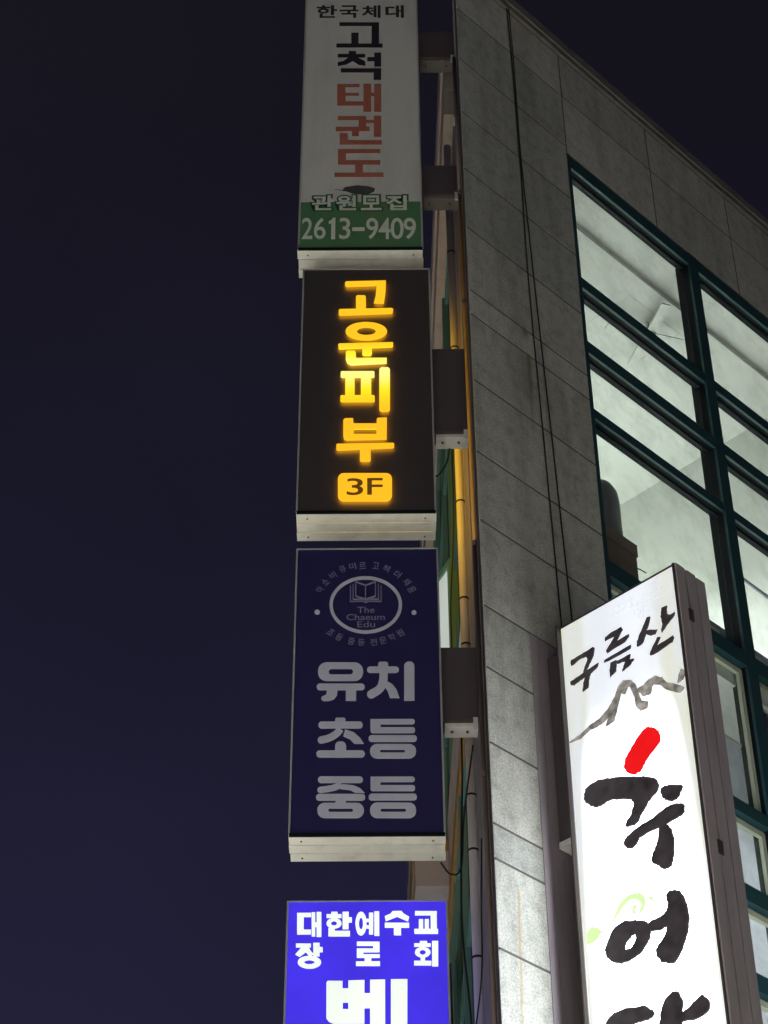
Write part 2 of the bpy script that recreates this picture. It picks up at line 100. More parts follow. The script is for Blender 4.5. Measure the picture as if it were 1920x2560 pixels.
  ('han', [[[(0.216,1.921),(0.246,1.921),(0.247,1.907),(0.216,1.908)]],[[(0.193,1.908),(0.266,1.907),(0.266,1.886),(0.193,1.887)]],[[(0.267,1.857),(0.265,1.848),(0.26,1.84),(0.252,1.834),(0.241,1.83),(0.23,1.829),(0.219,1.83),(0.208,1.834),(0.2,1.841),(0.195,1.849),(0.193,1.857),(0.195,1.866),(0.2,1.874),(0.208,1.88),(0.218,1.884),(0.23,1.886),(0.241,1.884),(0.251,1.88),(0.26,1.874),(0.265,1.866)],[(0.244,1.857),(0.244,1.853),(0.242,1.85),(0.239,1.847),(0.234,1.846),(0.23,1.845),(0.226,1.846),(0.221,1.847),(0.218,1.85),(0.216,1.853),(0.215,1.857),(0.216,1.861),(0.218,1.864),(0.221,1.867),(0.225,1.869),(0.23,1.869),(0.234,1.869),(0.238,1.867),(0.242,1.864),(0.244,1.861)]],[[(0.271,1.92),(0.301,1.92),(0.301,1.825),(0.272,1.825)]],[[(0.301,1.889),(0.317,1.889),(0.317,1.861),(0.301,1.862)]],[[(0.203,1.832),(0.233,1.832),(0.234,1.815),(0.203,1.816)]],[[(0.203,1.816),(0.308,1.815),(0.308,1.786),(0.203,1.787)]]]),
  ('ye', [[[(0.389,1.855),(0.388,1.837),(0.385,1.82),(0.38,1.806),(0.373,1.796),(0.366,1.791),(0.358,1.791),(0.35,1.796),(0.344,1.806),(0.339,1.821),(0.336,1.837),(0.334,1.856),(0.335,1.874),(0.339,1.891),(0.344,1.905),(0.35,1.915),(0.358,1.92),(0.365,1.92),(0.373,1.915),(0.38,1.905),(0.385,1.891),(0.388,1.874)],[(0.371,1.855),(0.371,1.846),(0.37,1.838),(0.368,1.831),(0.366,1.827),(0.363,1.824),(0.36,1.824),(0.358,1.827),(0.355,1.831),(0.354,1.838),(0.352,1.847),(0.352,1.856),(0.352,1.865),(0.354,1.873),(0.355,1.88),(0.358,1.885),(0.36,1.887),(0.363,1.887),(0.366,1.885),(0.368,1.88),(0.37,1.873),(0.371,1.864)]],[[(0.388,1.881),(0.401,1.881),(0.401,1.864),(0.388,1.864)]],[[(0.388,1.845),(0.401,1.845),(0.401,1.828),(0.388,1.828)]],[[(0.401,1.914),(0.422,1.914),(0.421,1.796),(0.401,1.796)]],[[(0.427,1.921),(0.451,1.921),(0.451,1.788),(0.427,1.789)]]]),
  ('su', [[[(0.517,1.923),(0.56,1.923),(0.571,1.908),(0.598,1.891),(0.592,1.865),(0.539,1.891),(0.483,1.867),(0.478,1.895),(0.507,1.909)]],[[(0.478,1.859),(0.597,1.858),(0.597,1.831),(0.478,1.832)]],[[(0.522,1.832),(0.557,1.831),(0.557,1.79),(0.522,1.791)]]]),
  ('gyo', [[[(0.627,1.922),(0.734,1.921),(0.733,1.898),(0.626,1.898)]],[[(0.703,1.898),(0.733,1.898),(0.732,1.823),(0.702,1.823)]],[[(0.645,1.877),(0.666,1.877),(0.665,1.824),(0.644,1.824)]],[[(0.674,1.877),(0.694,1.877),(0.693,1.823),(0.673,1.824)]],[[(0.622,1.824),(0.738,1.823),(0.737,1.797),(0.622,1.798)]]]),
  ('jang', [[[(0.046,1.75),(0.119,1.749),(0.119,1.728),(0.047,1.728)]],[[(0.073,1.728),(0.109,1.728),(0.096,1.703),(0.065,1.678),(0.044,1.691)]],[[(0.109,1.728),(0.12,1.707),(0.133,1.692),(0.115,1.676),(0.096,1.703)]],[[(0.13,1.752),(0.161,1.752),(0.162,1.68),(0.132,1.68)]],[[(0.161,1.729),(0.176,1.729),(0.177,1.702),(0.162,1.702)]],[[(0.17,1.648),(0.168,1.64),(0.163,1.631),(0.154,1.625),(0.142,1.619),(0.129,1.616),(0.114,1.615),(0.099,1.616),(0.086,1.62),(0.074,1.625),(0.065,1.632),(0.059,1.64),(0.057,1.649),(0.059,1.658),(0.064,1.666),(0.073,1.673),(0.085,1.678),(0.098,1.681),(0.113,1.683),(0.127,1.681),(0.141,1.678),(0.153,1.672),(0.162,1.665),(0.168,1.657)],[(0.139,1.649),(0.138,1.646),(0.135,1.643),(0.131,1.641),(0.126,1.639),(0.12,1.638),(0.114,1.638),(0.107,1.638),(0.101,1.639),(0.096,1.641),(0.092,1.643),(0.089,1.646),(0.088,1.649),(0.089,1.652),(0.091,1.654),(0.095,1.657),(0.101,1.658),(0.107,1.659),(0.113,1.66),(0.12,1.659),(0.126,1.658),(0.131,1.656),(0.135,1.654),(0.138,1.651)]]]),
  ('ro', [[[(0.342,1.758),(0.452,1.757),(0.452,1.734),(0.342,1.735)]],[[(0.421,1.734),(0.452,1.734),(0.452,1.72),(0.421,1.72)]],[[(0.342,1.721),(0.452,1.72),(0.452,1.7),(0.342,1.7)]],[[(0.342,1.7),(0.373,1.7),(0.373,1.689),(0.342,1.689)]],[[(0.342,1.689),(0.453,1.689),(0.453,1.67),(0.342,1.671)]],[[(0.38,1.67),(0.412,1.67),(0.412,1.651),(0.38,1.651)]],[[(0.338,1.651),(0.454,1.651),(0.454,1.627),(0.338,1.628)]]]),
  ('hoe', [[[(0.648,1.759),(0.683,1.759),(0.683,1.746),(0.648,1.746)]],[[(0.62,1.747),(0.701,1.746),(0.7,1.727),(0.62,1.728)]],[[(0.699,1.698),(0.697,1.69),(0.692,1.683),(0.685,1.677),(0.676,1.673),(0.666,1.671),(0.655,1.671),(0.645,1.673),(0.636,1.677),(0.629,1.683),(0.624,1.691),(0.623,1.698),(0.625,1.706),(0.629,1.714),(0.636,1.719),(0.645,1.724),(0.656,1.726),(0.667,1.726),(0.677,1.723),(0.686,1.719),(0.693,1.713),(0.697,1.706)],[(0.676,1.698),(0.675,1.694),(0.673,1.691),(0.67,1.688),(0.667,1.686),(0.663,1.685),(0.658,1.685),(0.654,1.686),(0.651,1.688),(0.648,1.691),(0.646,1.695),(0.646,1.698),(0.646,1.702),(0.648,1.705),(0.651,1.708),(0.655,1.71),(0.659,1.711),(0.663,1.711),(0.667,1.71),(0.671,1.708),(0.674,1.705),(0.675,1.702)]],[[(0.65,1.671),(0.672,1.67),(0.671,1.652),(0.65,1.653)]],[[(0.619,1.653),(0.702,1.652),(0.701,1.628),(0.618,1.629)]],[[(0.707,1.758),(0.737,1.758),(0.734,1.623),(0.705,1.623)]]]),
 ],
 'white': [
  ('gu', [[[(0.065,3.339),(0.161,3.343),(0.222,3.346),(0.229,3.336),(0.221,3.3),(0.195,3.263),(0.161,3.226),(0.142,3.224),(0.161,3.264),(0.179,3.292),(0.172,3.312),(0.137,3.32),(0.067,3.304)]],[[(0.054,3.208),(0.087,3.213),(0.164,3.224),(0.246,3.231),(0.239,3.211),(0.189,3.195),(0.176,3.16),(0.166,3.115),(0.13,3.109),(0.139,3.158),(0.154,3.19),(0.121,3.188),(0.074,3.177),(0.053,3.192)]]]),
  ('reum', [[[(0.306,3.366),(0.358,3.376),(0.415,3.373),(0.422,3.355),(0.377,3.303),(0.461,3.305),(0.461,3.291),(0.427,3.273),(0.311,3.264),(0.306,3.28),(0.372,3.34),(0.304,3.345)]],[[(0.29,3.229),(0.469,3.236),(0.464,3.212),(0.315,3.212),(0.287,3.216)]],[[(0.326,3.192),(0.366,3.188),(0.355,3.124),(0.315,3.107),(0.316,3.135)]],[[(0.37,3.183),(0.457,3.179),(0.449,3.151),(0.48,3.138),(0.445,3.115),(0.396,3.104),(0.405,3.123),(0.428,3.154),(0.369,3.166)]]]),
  ('san', [[[(0.588,3.347),(0.607,3.342),(0.59,3.292),(0.575,3.271),(0.616,3.249),(0.641,3.24),(0.629,3.217),(0.592,3.229),(0.571,3.252),(0.546,3.207),(0.505,3.201),(0.51,3.234),(0.542,3.284)]],[[(0.684,3.355),(0.72,3.352),(0.712,3.302),(0.731,3.284),(0.764,3.288),(0.759,3.269),(0.704,3.236),(0.671,3.208),(0.669,3.225),(0.681,3.256),(0.676,3.304)]],[[(0.639,3.192),(0.656,3.187),(0.629,3.143),(0.736,3.151),(0.74,3.135),(0.728,3.12),(0.651,3.108),(0.587,3.106),(0.582,3.119),(0.6,3.146)]]]),
  ('mountain', [[[(0.015,2.843),(0.087,2.854),(0.16,2.879),(0.222,2.889),(0.286,2.918),(0.335,2.971),(0.366,3.02),(0.394,3.039),(0.44,3.022),(0.466,2.987),(0.481,2.923),(0.496,2.868),(0.535,2.841),(0.528,2.813),(0.491,2.819),(0.465,2.859),(0.465,2.907),(0.441,2.991),(0.42,2.994),(0.399,2.963),(0.375,2.983),(0.341,2.904),(0.313,2.838),(0.265,2.831),(0.291,2.88),(0.246,2.862),(0.202,2.855),(0.158,2.86),(0.094,2.838)]],[[(0.545,2.963),(0.601,2.968),(0.639,2.937),(0.66,2.898),(0.721,2.856),(0.766,2.814),(0.74,2.804),(0.671,2.853),(0.627,2.907),(0.588,2.934),(0.57,2.919),(0.557,2.886),(0.517,2.893),(0.502,2.921),(0.479,2.947),(0.526,2.949)]],[[(0.737,2.864),(0.748,2.902),(0.763,2.93),(0.784,2.899),(0.764,2.87)]]]),
  ('red_stroke', [[[(0.515,2.702),(0.536,2.695),(0.566,2.671),(0.588,2.64),(0.594,2.607),(0.58,2.575),(0.531,2.544),(0.49,2.512),(0.462,2.48),(0.448,2.472),(0.432,2.472),(0.423,2.467),(0.41,2.47),(0.372,2.499),(0.353,2.538),(0.364,2.587),(0.411,2.635),(0.476,2.689)]]]),
  ('chu', [[[(0.092,2.497),(0.111,2.529),(0.172,2.535),(0.255,2.515),(0.377,2.464),(0.456,2.433),(0.518,2.394),(0.54,2.354),(0.526,2.32),(0.473,2.291),(0.427,2.245),(0.391,2.209),(0.342,2.212),(0.335,2.226),(0.372,2.262),(0.394,2.312),(0.381,2.347),(0.334,2.375),(0.244,2.407),(0.202,2.403),(0.168,2.402),(0.127,2.425),(0.092,2.47)]],[[(0.568,2.316),(0.606,2.315),(0.675,2.288),(0.674,2.265),(0.653,2.237),(0.621,2.235),(0.584,2.259),(0.569,2.289)]],[[(0.317,2.135),(0.344,2.153),(0.411,2.172),(0.493,2.18),(0.577,2.202),(0.64,2.196),(0.676,2.175),(0.677,2.147),(0.64,2.131),(0.564,2.128),(0.59,2.08),(0.599,2.006),(0.585,1.941),(0.568,1.899),(0.537,1.899),(0.497,1.935),(0.471,1.967),(0.49,2.009),(0.515,2.055),(0.531,2.124),(0.471,2.128),(0.406,2.123),(0.378,2.095),(0.341,2.091),(0.316,2.114)]]]),
  ('vine', [[[(0.032,1.691),(0.04,1.745),(0.066,1.763),(0.11,1.746),(0.124,1.721),(0.187,1.744),(0.243,1.813),(0.294,1.841),(0.358,1.835),(0.395,1.808),(0.405,1.77),(0.391,1.734),(0.366,1.72),(0.36,1.739),(0.375,1.768),(0.347,1.803),(0.307,1.808),(0.265,1.79),(0.22,1.752),(0.169,1.723),(0.127,1.712),(0.084,1.683)]],[[(0.429,1.79),(0.451,1.772),(0.448,1.749),(0.428,1.734),(0.438,1.76),(0.418,1.786)]],[[(0.318,1.762),(0.34,1.78),(0.357,1.762),(0.338,1.755),(0.348,1.731),(0.324,1.738)]]]),
  ('eo', [[[(0.143,1.606),(0.162,1.65),(0.207,1.702),(0.265,1.711),(0.327,1.692),(0.387,1.66),(0.41,1.624),(0.4,1.581),(0.358,1.542),(0.308,1.521),(0.229,1.521),(0.169,1.559)],[(0.254,1.588),(0.27,1.609),(0.304,1.634),(0.328,1.631),(0.329,1.604),(0.306,1.575),(0.281,1.565),(0.258,1.573)]],[[(0.414,1.648),(0.465,1.654),(0.513,1.666),(0.536,1.697),(0.533,1.753),(0.555,1.76),(0.6,1.74),(0.63,1.674),(0.636,1.604),(0.626,1.548),(0.59,1.475),(0.545,1.42),(0.514,1.416),(0.464,1.446),(0.442,1.491),(0.457,1.519),(0.5,1.556),(0.517,1.6),(0.467,1.602),(0.415,1.619)]]]),
  ('tang', [[[(0.11,1.242),(0.157,1.278),(0.25,1.271),(0.333,1.252),(0.379,1.213),(0.373,1.193),(0.32,1.195),(0.242,1.196),(0.178,1.173),(0.115,1.175)]],[[(0.391,1.019),(0.412,1.1),(0.432,1.182),(0.462,1.235),(0.503,1.263),(0.535,1.248),(0.548,1.199),(0.542,1.153),(0.588,1.159),(0.643,1.184),(0.672,1.181),(0.696,1.14),(0.678,1.115),(0.61,1.101),(0.537,1.112),(0.517,0.983),(0.447,0.988)]]]),
  ('cloud', [[[(0.423,3.482),(0.421,3.475),(0.416,3.469),(0.41,3.467),(0.402,3.468),(0.395,3.472),(0.388,3.479),(0.383,3.487),(0.379,3.497),(0.379,3.506),(0.381,3.514),(0.386,3.519),(0.392,3.521),(0.4,3.52),(0.407,3.516),(0.414,3.509),(0.419,3.501),(0.422,3.491)],[(0.42,3.484),(0.418,3.478),(0.414,3.473),(0.408,3.471),(0.402,3.472),(0.396,3.476),(0.39,3.481),(0.385,3.489),(0.383,3.497),(0.382,3.504),(0.384,3.511),(0.388,3.515),(0.393,3.517),(0.4,3.516),(0.406,3.513),(0.412,3.507),(0.417,3.5),(0.419,3.492)]]]),
  ('cloud', [[[(0.413,3.449),(0.411,3.442),(0.407,3.437),(0.401,3.435),(0.394,3.436),(0.387,3.44),(0.381,3.446),(0.376,3.454),(0.373,3.462),(0.373,3.471),(0.375,3.478),(0.379,3.483),(0.385,3.485),(0.392,3.484),(0.399,3.48),(0.405,3.474),(0.41,3.466),(0.413,3.457)],[(0.41,3.451),(0.408,3.445),(0.405,3.441),(0.4,3.439),(0.394,3.44),(0.388,3.443),(0.383,3.448),(0.379,3.455),(0.376,3.462),(0.376,3.469),(0.378,3.475),(0.381,3.479),(0.386,3.481),(0.392,3.48),(0.398,3.477),(0.403,3.471),(0.407,3.465),(0.41,3.458)]]]),
  ('cloud', [[[(0.457,3.481),(0.455,3.474),(0.45,3.47),(0.445,3.467),(0.438,3.468),(0.431,3.472),(0.424,3.478),(0.419,3.486),(0.417,3.495),(0.416,3.503),(0.418,3.51),(0.422,3.515),(0.428,3.517),(0.435,3.516),(0.442,3.512),(0.449,3.506),(0.453,3.498),(0.456,3.49)],[(0.453,3.483),(0.452,3.477),(0.448,3.473),(0.443,3.471),(0.438,3.472),(0.432,3.475),(0.426,3.481),(0.422,3.487),(0.42,3.494),(0.419,3.501),(0.421,3.507),(0.425,3.511),(0.43,3.513),(0.435,3.512),(0.441,3.509),(0.447,3.504),(0.451,3.497),(0.453,3.49)]]]),
  ('cloud', [[[(0.504,3.514),(0.501,3.506),(0.496,3.5),(0.489,3.498),(0.481,3.499),(0.473,3.503),(0.466,3.511),(0.46,3.52),(0.457,3.53),(0.457,3.54),(0.459,3.548),(0.464,3.554),(0.471,3.556),(0.479,3.555),(0.487,3.55),(0.494,3.543),(0.5,3.534),(0.503,3.524)],[(0.5,3.516),(0.498,3.509),(0.494,3.504),(0.488,3.502),(0.481,3.503),(0.474,3.507),(0.468,3.513),(0.463,3.521),(0.46,3.53),(0.46,3.538),(0.462,3.545),(0.466,3.55),(0.472,3.552),(0.479,3.551),(0.486,3.547),(0.492,3.541),(0.497,3.533),(0.5,3.524)]]]),
  ('cloud', [[[(0.525,3.517),(0.523,3.51),(0.519,3.505),(0.513,3.503),(0.506,3.504),(0.499,3.508),(0.493,3.514),(0.488,3.522),(0.485,3.531),(0.485,3.539),(0.487,3.546),(0.491,3.551),(0.497,3.553),(0.504,3.552),(0.511,3.548),(0.517,3.542),(0.522,3.534),(0.525,3.525)],[(0.522,3.519),(0.52,3.513),(0.517,3.509),(0.512,3.507),(0.506,3.508),(0.5,3.511),(0.495,3.516),(0.491,3.523),(0.489,3.53),(0.488,3.537),(0.49,3.543),(0.493,3.547),(0.498,3.549),(0.504,3.548),(0.51,3.545),(0.515,3.539),(0.519,3.533),(0.521,3.526)]]]),
  ('cloud', [[[(0.507,3.475),(0.505,3.467),(0.5,3.462),(0.494,3.46),(0.486,3.461),(0.478,3.465),(0.471,3.472),(0.466,3.481),(0.463,3.49),(0.462,3.5),(0.464,3.508),(0.469,3.513),(0.476,3.515),(0.483,3.514),(0.491,3.51),(0.498,3.503),(0.504,3.494),(0.507,3.485)],[(0.504,3.477),(0.502,3.47),(0.498,3.466),(0.492,3.464),(0.486,3.465),(0.479,3.468),(0.473,3.474),(0.469,3.482),(0.466,3.49),(0.466,3.498),(0.467,3.505),(0.471,3.509),(0.477,3.511),(0.484,3.51),(0.49,3.507),(0.496,3.501),(0.501,3.493),(0.504,3.485)]]]),
  ('cloud', [[[(0.54,3.462),(0.538,3.454),(0.534,3.449),(0.527,3.447),(0.52,3.448),(0.512,3.452),(0.506,3.458),(0.5,3.467),(0.497,3.476),(0.497,3.485),(0.499,3.493),(0.504,3.498),(0.51,3.5),(0.517,3.499),(0.525,3.495),(0.532,3.489),(0.537,3.48),(0.54,3.471)],[(0.537,3.464),(0.535,3.457),(0.531,3.453),(0.526,3.451),(0.52,3.452),(0.513,3.455),(0.508,3.461),(0.503,3.468),(0.501,3.476),(0.5,3.483),(0.502,3.49),(0.506,3.494),(0.511,3.496),(0.518,3.495),(0.524,3.492),(0.53,3.486),(0.534,3.479),(0.537,3.471)]]]),
  ('cloud', [[[(0.554,3.391),(0.552,3.383),(0.548,3.378),(0.541,3.376),(0.534,3.377),(0.527,3.381),(0.52,3.387),(0.515,3.396),(0.512,3.405),(0.511,3.414),(0.514,3.421),(0.518,3.426),(0.524,3.429),(0.532,3.428),(0.539,3.424),(0.546,3.417),(0.551,3.409),(0.554,3.399)],[(0.551,3.392),(0.549,3.386),(0.545,3.382),(0.54,3.38),(0.534,3.381),(0.528,3.384),(0.522,3.389),(0.518,3.397),(0.515,3.404),(0.515,3.412),(0.516,3.418),(0.52,3.423),(0.526,3.425),(0.532,3.424),(0.538,3.42),(0.544,3.415),(0.548,3.408),(0.551,3.4)]]]),
  ('cloud', [[[(0.581,3.414),(0.578,3.406),(0.574,3.401),(0.567,3.398),(0.559,3.4),(0.551,3.404),(0.544,3.411),(0.538,3.42),(0.535,3.43),(0.534,3.439),(0.537,3.447),(0.542,3.453),(0.548,3.456),(0.556,3.455),(0.564,3.45),(0.572,3.443),(0.577,3.434),(0.58,3.424)],[(0.577,3.416),(0.575,3.409),(0.571,3.405),(0.565,3.402),(0.559,3.403),(0.552,3.407),(0.546,3.413),(0.541,3.421),(0.538,3.429),(0.538,3.438),(0.54,3.445),(0.544,3.449),(0.55,3.451),(0.556,3.451),(0.563,3.447),(0.57,3.441),(0.574,3.433),(0.577,3.425)]]]),
  ('cloud', [[[(0.615,3.384),(0.613,3.376),(0.608,3.371),(0.602,3.369),(0.594,3.37),(0.587,3.374),(0.58,3.38),(0.575,3.389),(0.572,3.398),(0.572,3.406),(0.574,3.414),(0.579,3.419),(0.585,3.421),(0.592,3.421),(0.6,3.417),(0.606,3.41),(0.611,3.402),(0.614,3.392)],[(0.611,3.385),(0.61,3.379),(0.606,3.375),(0.6,3.373),(0.594,3.374),(0.588,3.377),(0.582,3.382),(0.578,3.389),(0.576,3.397),(0.575,3.405),(0.577,3.411),(0.581,3.416),(0.586,3.417),(0.593,3.417),(0.599,3.413),(0.604,3.408),(0.609,3.401),(0.611,3.393)]]]),
  ('cloud', [[[(0.615,3.451),(0.613,3.443),(0.608,3.437),(0.601,3.435),(0.594,3.436),(0.585,3.44),(0.578,3.447),(0.573,3.456),(0.57,3.466),(0.569,3.476),(0.572,3.484),(0.576,3.49),(0.583,3.492),(0.591,3.491),(0.599,3.487),(0.606,3.48),(0.612,3.47),(0.615,3.461)],[(0.612,3.453),(0.61,3.446),(0.606,3.441),(0.6,3.439),(0.593,3.44),(0.586,3.443),(0.58,3.45),(0.576,3.457),(0.573,3.466),(0.573,3.474),(0.575,3.481),(0.579,3.486),(0.585,3.488),(0.591,3.487),(0.598,3.483),(0.604,3.477),(0.609,3.469),(0.612,3.461)]]]),
  ('cloud', [[[(0.57,3.368),(0.568,3.361),(0.565,3.357),(0.559,3.355),(0.553,3.356),(0.547,3.359),(0.541,3.365),(0.537,3.372),(0.534,3.38),(0.534,3.387),(0.536,3.393),(0.54,3.398),(0.545,3.4),(0.551,3.399),(0.557,3.396),(0.563,3.39),(0.568,3.383),(0.57,3.375)],[(0.567,3.37),(0.566,3.364),(0.562,3.361),(0.558,3.359),(0.553,3.36),(0.548,3.363),(0.543,3.367),(0.54,3.373),(0.538,3.379),(0.537,3.385),(0.539,3.391),(0.542,3.394),(0.546,3.396),(0.551,3.395),(0.556,3.392),(0.561,3.388),(0.565,3.382),(0.567,3.376)]]]),
  ('cloud', [[[(0.681,3.496),(0.679,3.488),(0.674,3.482),(0.667,3.48),(0.66,3.481),(0.652,3.485),(0.644,3.492),(0.639,3.501),(0.636,3.511),(0.635,3.521),(0.638,3.529),(0.643,3.535),(0.65,3.537),(0.657,3.536),(0.665,3.532),(0.673,3.524),(0.678,3.515),(0.681,3.505)],[(0.678,3.498),(0.676,3.491),(0.672,3.486),(0.666,3.484),(0.659,3.485),(0.653,3.488),(0.646,3.494),(0.642,3.502),(0.639,3.511),(0.639,3.519),(0.641,3.526),(0.645,3.531),(0.651,3.533),(0.658,3.532),(0.664,3.528),(0.671,3.522),(0.675,3.514),(0.678,3.506)]]]),
  ('cloud', [[[(0.717,3.515),(0.714,3.507),(0.71,3.502),(0.704,3.5),(0.696,3.501),(0.689,3.505),(0.682,3.511),(0.677,3.52),(0.674,3.529),(0.674,3.538),(0.676,3.546),(0.681,3.551),(0.687,3.553),(0.695,3.552),(0.702,3.548),(0.709,3.541),(0.714,3.533),(0.716,3.524)],[(0.713,3.517),(0.712,3.51),(0.708,3.506),(0.702,3.504),(0.696,3.505),(0.69,3.508),(0.684,3.514),(0.68,3.521),(0.678,3.529),(0.677,3.536),(0.679,3.543),(0.683,3.547),(0.689,3.549),(0.695,3.548),(0.701,3.545),(0.707,3.539),(0.711,3.532),(0.713,3.524)]]]),
  ('cloud', [[[(0.693,3.447),(0.691,3.439),(0.686,3.433),(0.679,3.431),(0.671,3.432),(0.663,3.436),(0.656,3.443),(0.651,3.452),(0.648,3.462),(0.647,3.472),(0.65,3.48),(0.655,3.485),(0.661,3.488),(0.669,3.487),(0.677,3.482),(0.684,3.475),(0.69,3.466),(0.693,3.456)],[(0.69,3.449),(0.688,3.442),(0.684,3.437),(0.678,3.435),(0.671,3.436),(0.664,3.439),(0.658,3.446),(0.654,3.453),(0.651,3.462),(0.651,3.47),(0.653,3.477),(0.657,3.482),(0.663,3.484),(0.669,3.483),(0.676,3.479),(0.682,3.473),(0.687,3.465),(0.69,3.457)]]]),
  ('cloud', [[[(0.73,3.444),(0.728,3.436),(0.723,3.431),(0.717,3.429),(0.71,3.43),(0.702,3.434),(0.696,3.44),(0.691,3.449),(0.688,3.458),(0.688,3.467),(0.69,3.474),(0.694,3.479),(0.701,3.482),(0.708,3.481),(0.715,3.477),(0.722,3.47),(0.727,3.462),(0.73,3.453)],[(0.727,3.446),(0.725,3.439),(0.721,3.435),(0.716,3.433),(0.71,3.434),(0.703,3.437),(0.698,3.443),(0.694,3.45),(0.691,3.458),(0.691,3.465),(0.693,3.471),(0.697,3.476),(0.702,3.478),(0.708,3.477),(0.714,3.473),(0.72,3.468),(0.724,3.461),(0.726,3.453)]]]),
  ('cloud', [[[(0.666,3.449),(0.664,3.442),(0.661,3.438),(0.655,3.436),(0.649,3.437),(0.643,3.44),(0.637,3.446),(0.633,3.453),(0.631,3.461),(0.63,3.468),(0.632,3.475),(0.636,3.479),(0.641,3.481),(0.648,3.48),(0.654,3.477),(0.659,3.471),(0.664,3.464),(0.666,3.456)],[(0.663,3.45),(0.662,3.445),(0.658,3.442),(0.654,3.44),(0.649,3.441),(0.644,3.443),(0.639,3.448),(0.636,3.454),(0.634,3.46),(0.634,3.466),(0.635,3.472),(0.638,3.475),(0.643,3.477),(0.648,3.476),(0.653,3.473),(0.657,3.469),(0.661,3.463),(0.663,3.457)]]]),
 ],
}
TYPE = {
 'sign1': [
  ('한', 0.1505, 2.4642, 0.1471, 0.1469, 0),
  ('국', 0.3091, 2.4625, 0.134, 0.147, 0),
  ('체', 0.4684, 2.4608, 0.1343, 0.147, 0),
  ('대', 0.6357, 2.4591, 0.132, 0.147, 0),
  ('관', 0.1516, 0.4311, 0.1436, 0.1422, 0),
  ('원', 0.304, 0.4296, 0.1296, 0.1423, 0),
  ('모', 0.4667, 0.4281, 0.1345, 0.1422, 0),
  ('집', 0.6308, 0.4266, 0.1347, 0.1422, 0),
  ('2', 0.0539, 0.1869, 0.0692, 0.2019, 0),
  ('6', 0.1352, 0.1861, 0.076, 0.2018, 0),
  ('1', 0.2135, 0.1854, 0.0425, 0.2022, 0),
  ('3', 0.2963, 0.1846, 0.0716, 0.2018, 0),
  ('9', 0.4728, 0.183, 0.0785, 0.2018, 0),
  ('4', 0.5518, 0.1822, 0.0778, 0.2018, 0),
  ('0', 0.6334, 0.1815, 0.0838, 0.2017, 0),
  ('9', 0.715, 0.1807, 0.0809, 0.2018, 0),
  ('-', 0.3839, 0.1767, 0.0797, 0.0353, 0),
 ],
 'sign2': [
  ('3', 0.3331, 0.1825, 0.0954, 0.1287, 0),
  ('F', 0.4477, 0.1843, 0.0892, 0.127, 0),
 ],
 'sign3': [
  ('The', 0.3876, 1.4119, 0.0945, 0.0423, 0),
  ('Chaeum', 0.386, 1.3628, 0.2098, 0.042, 0),
  ('Edu', 0.389, 1.3135, 0.0967, 0.0409, 0),
  ('아', 0.133, 1.5555, 0.0392, 0.0501, -58),
  ('소', 0.1609, 1.6076, 0.0395, 0.0504, -46),
  ('비', 0.2032, 1.6539, 0.0397, 0.0506, -33),
  ('큐', 0.2566, 1.6978, 0.0399, 0.0509, -20),
  ('미', 0.3123, 1.7169, 0.0401, 0.0511, -11),
  ('르', 0.368, 1.7216, 0.0403, 0.0511, -3),
  ('고', 0.4421, 1.7193, 0.0405, 0.051, 9),
  ('척', 0.5006, 1.6984, 0.0406, 0.0509, 20),
  ('더', 0.5627, 1.6578, 0.0407, 0.0507, 35),
  ('채', 0.6138, 1.604, 0.0407, 0.0504, 48),
  ('움', 0.6418, 1.5515, 0.0407, 0.0501, 60),
  ('초', 0.1977, 1.2633, 0.0401, 0.0501, 36),
  ('등', 0.2426, 1.2281, 0.0401, 0.0498, 28),
  ('중', 0.3083, 1.1993, 0.0403, 0.0497, 10),
  ('등', 0.3625, 1.1916, 0.0404, 0.0496, 4),
  ('전', 0.4292, 1.1927, 0.0405, 0.0496, -7),
  ('문', 0.4801, 1.2044, 0.0407, 0.0498, -13),
  ('학', 0.5287, 1.2258, 0.041, 0.0499, -21),
  ('원', 0.5735, 1.2547, 0.0412, 0.05, -29),
 ],
}
# ================================================================ materials
def new_mat(name):
    m = bpy.data.materials.new(name); m.use_nodes = True
    return m, m.node_tree.nodes, m.node_tree.links, m.node_tree.nodes['Principled BSDF']

def noise(nt, coord, scale, detail=4, rough=0.6, stretch=None):
    n = nt.nodes.new('ShaderNodeTexNoise'); n.inputs['Scale'].default_value = scale
    n.inputs['Detail'].default_value = detail; n.inputs['Roughness'].default_value = rough
    src = coord
    if stretch:
        mp = nt.nodes.new('ShaderNodeMapping'); mp.inputs['Scale'].default_value = stretch
        nt.links.new(coord, mp.inputs[0]); src = mp.outputs[0]
    nt.links.new(src, n.inputs['Vector'])
    return n.outputs['Fac']

def cramp(nt, fac, stops):
    r = nt.nodes.new('ShaderNodeValToRGB'); els = r.color_ramp.elements
    while len(els) < len(stops): els.new(0.5)
    for e, (p, c) in zip(els, stops):
        e.position = p; e.color = (*c, 1) if len(c) == 3 else c
    nt.links.new(fac, r.inputs[0])
    return r.outputs[0]

def mixc(nt, fac, a, b, mode='MIX'):
    n = nt.nodes.new('ShaderNodeMix'); n.data_type = 'RGBA'; n.blend_type = mode
    for sock, v in ((n.inputs[0], fac), (n.inputs[6], a), (n.inputs[7], b)):
        if hasattr(v, 'links') or hasattr(v, 'is_linked'): nt.links.new(v, sock)
        elif isinstance(v, (int, float)): sock.default_value = v
        else: sock.default_value = (*v, 1)
    return n.outputs[2]

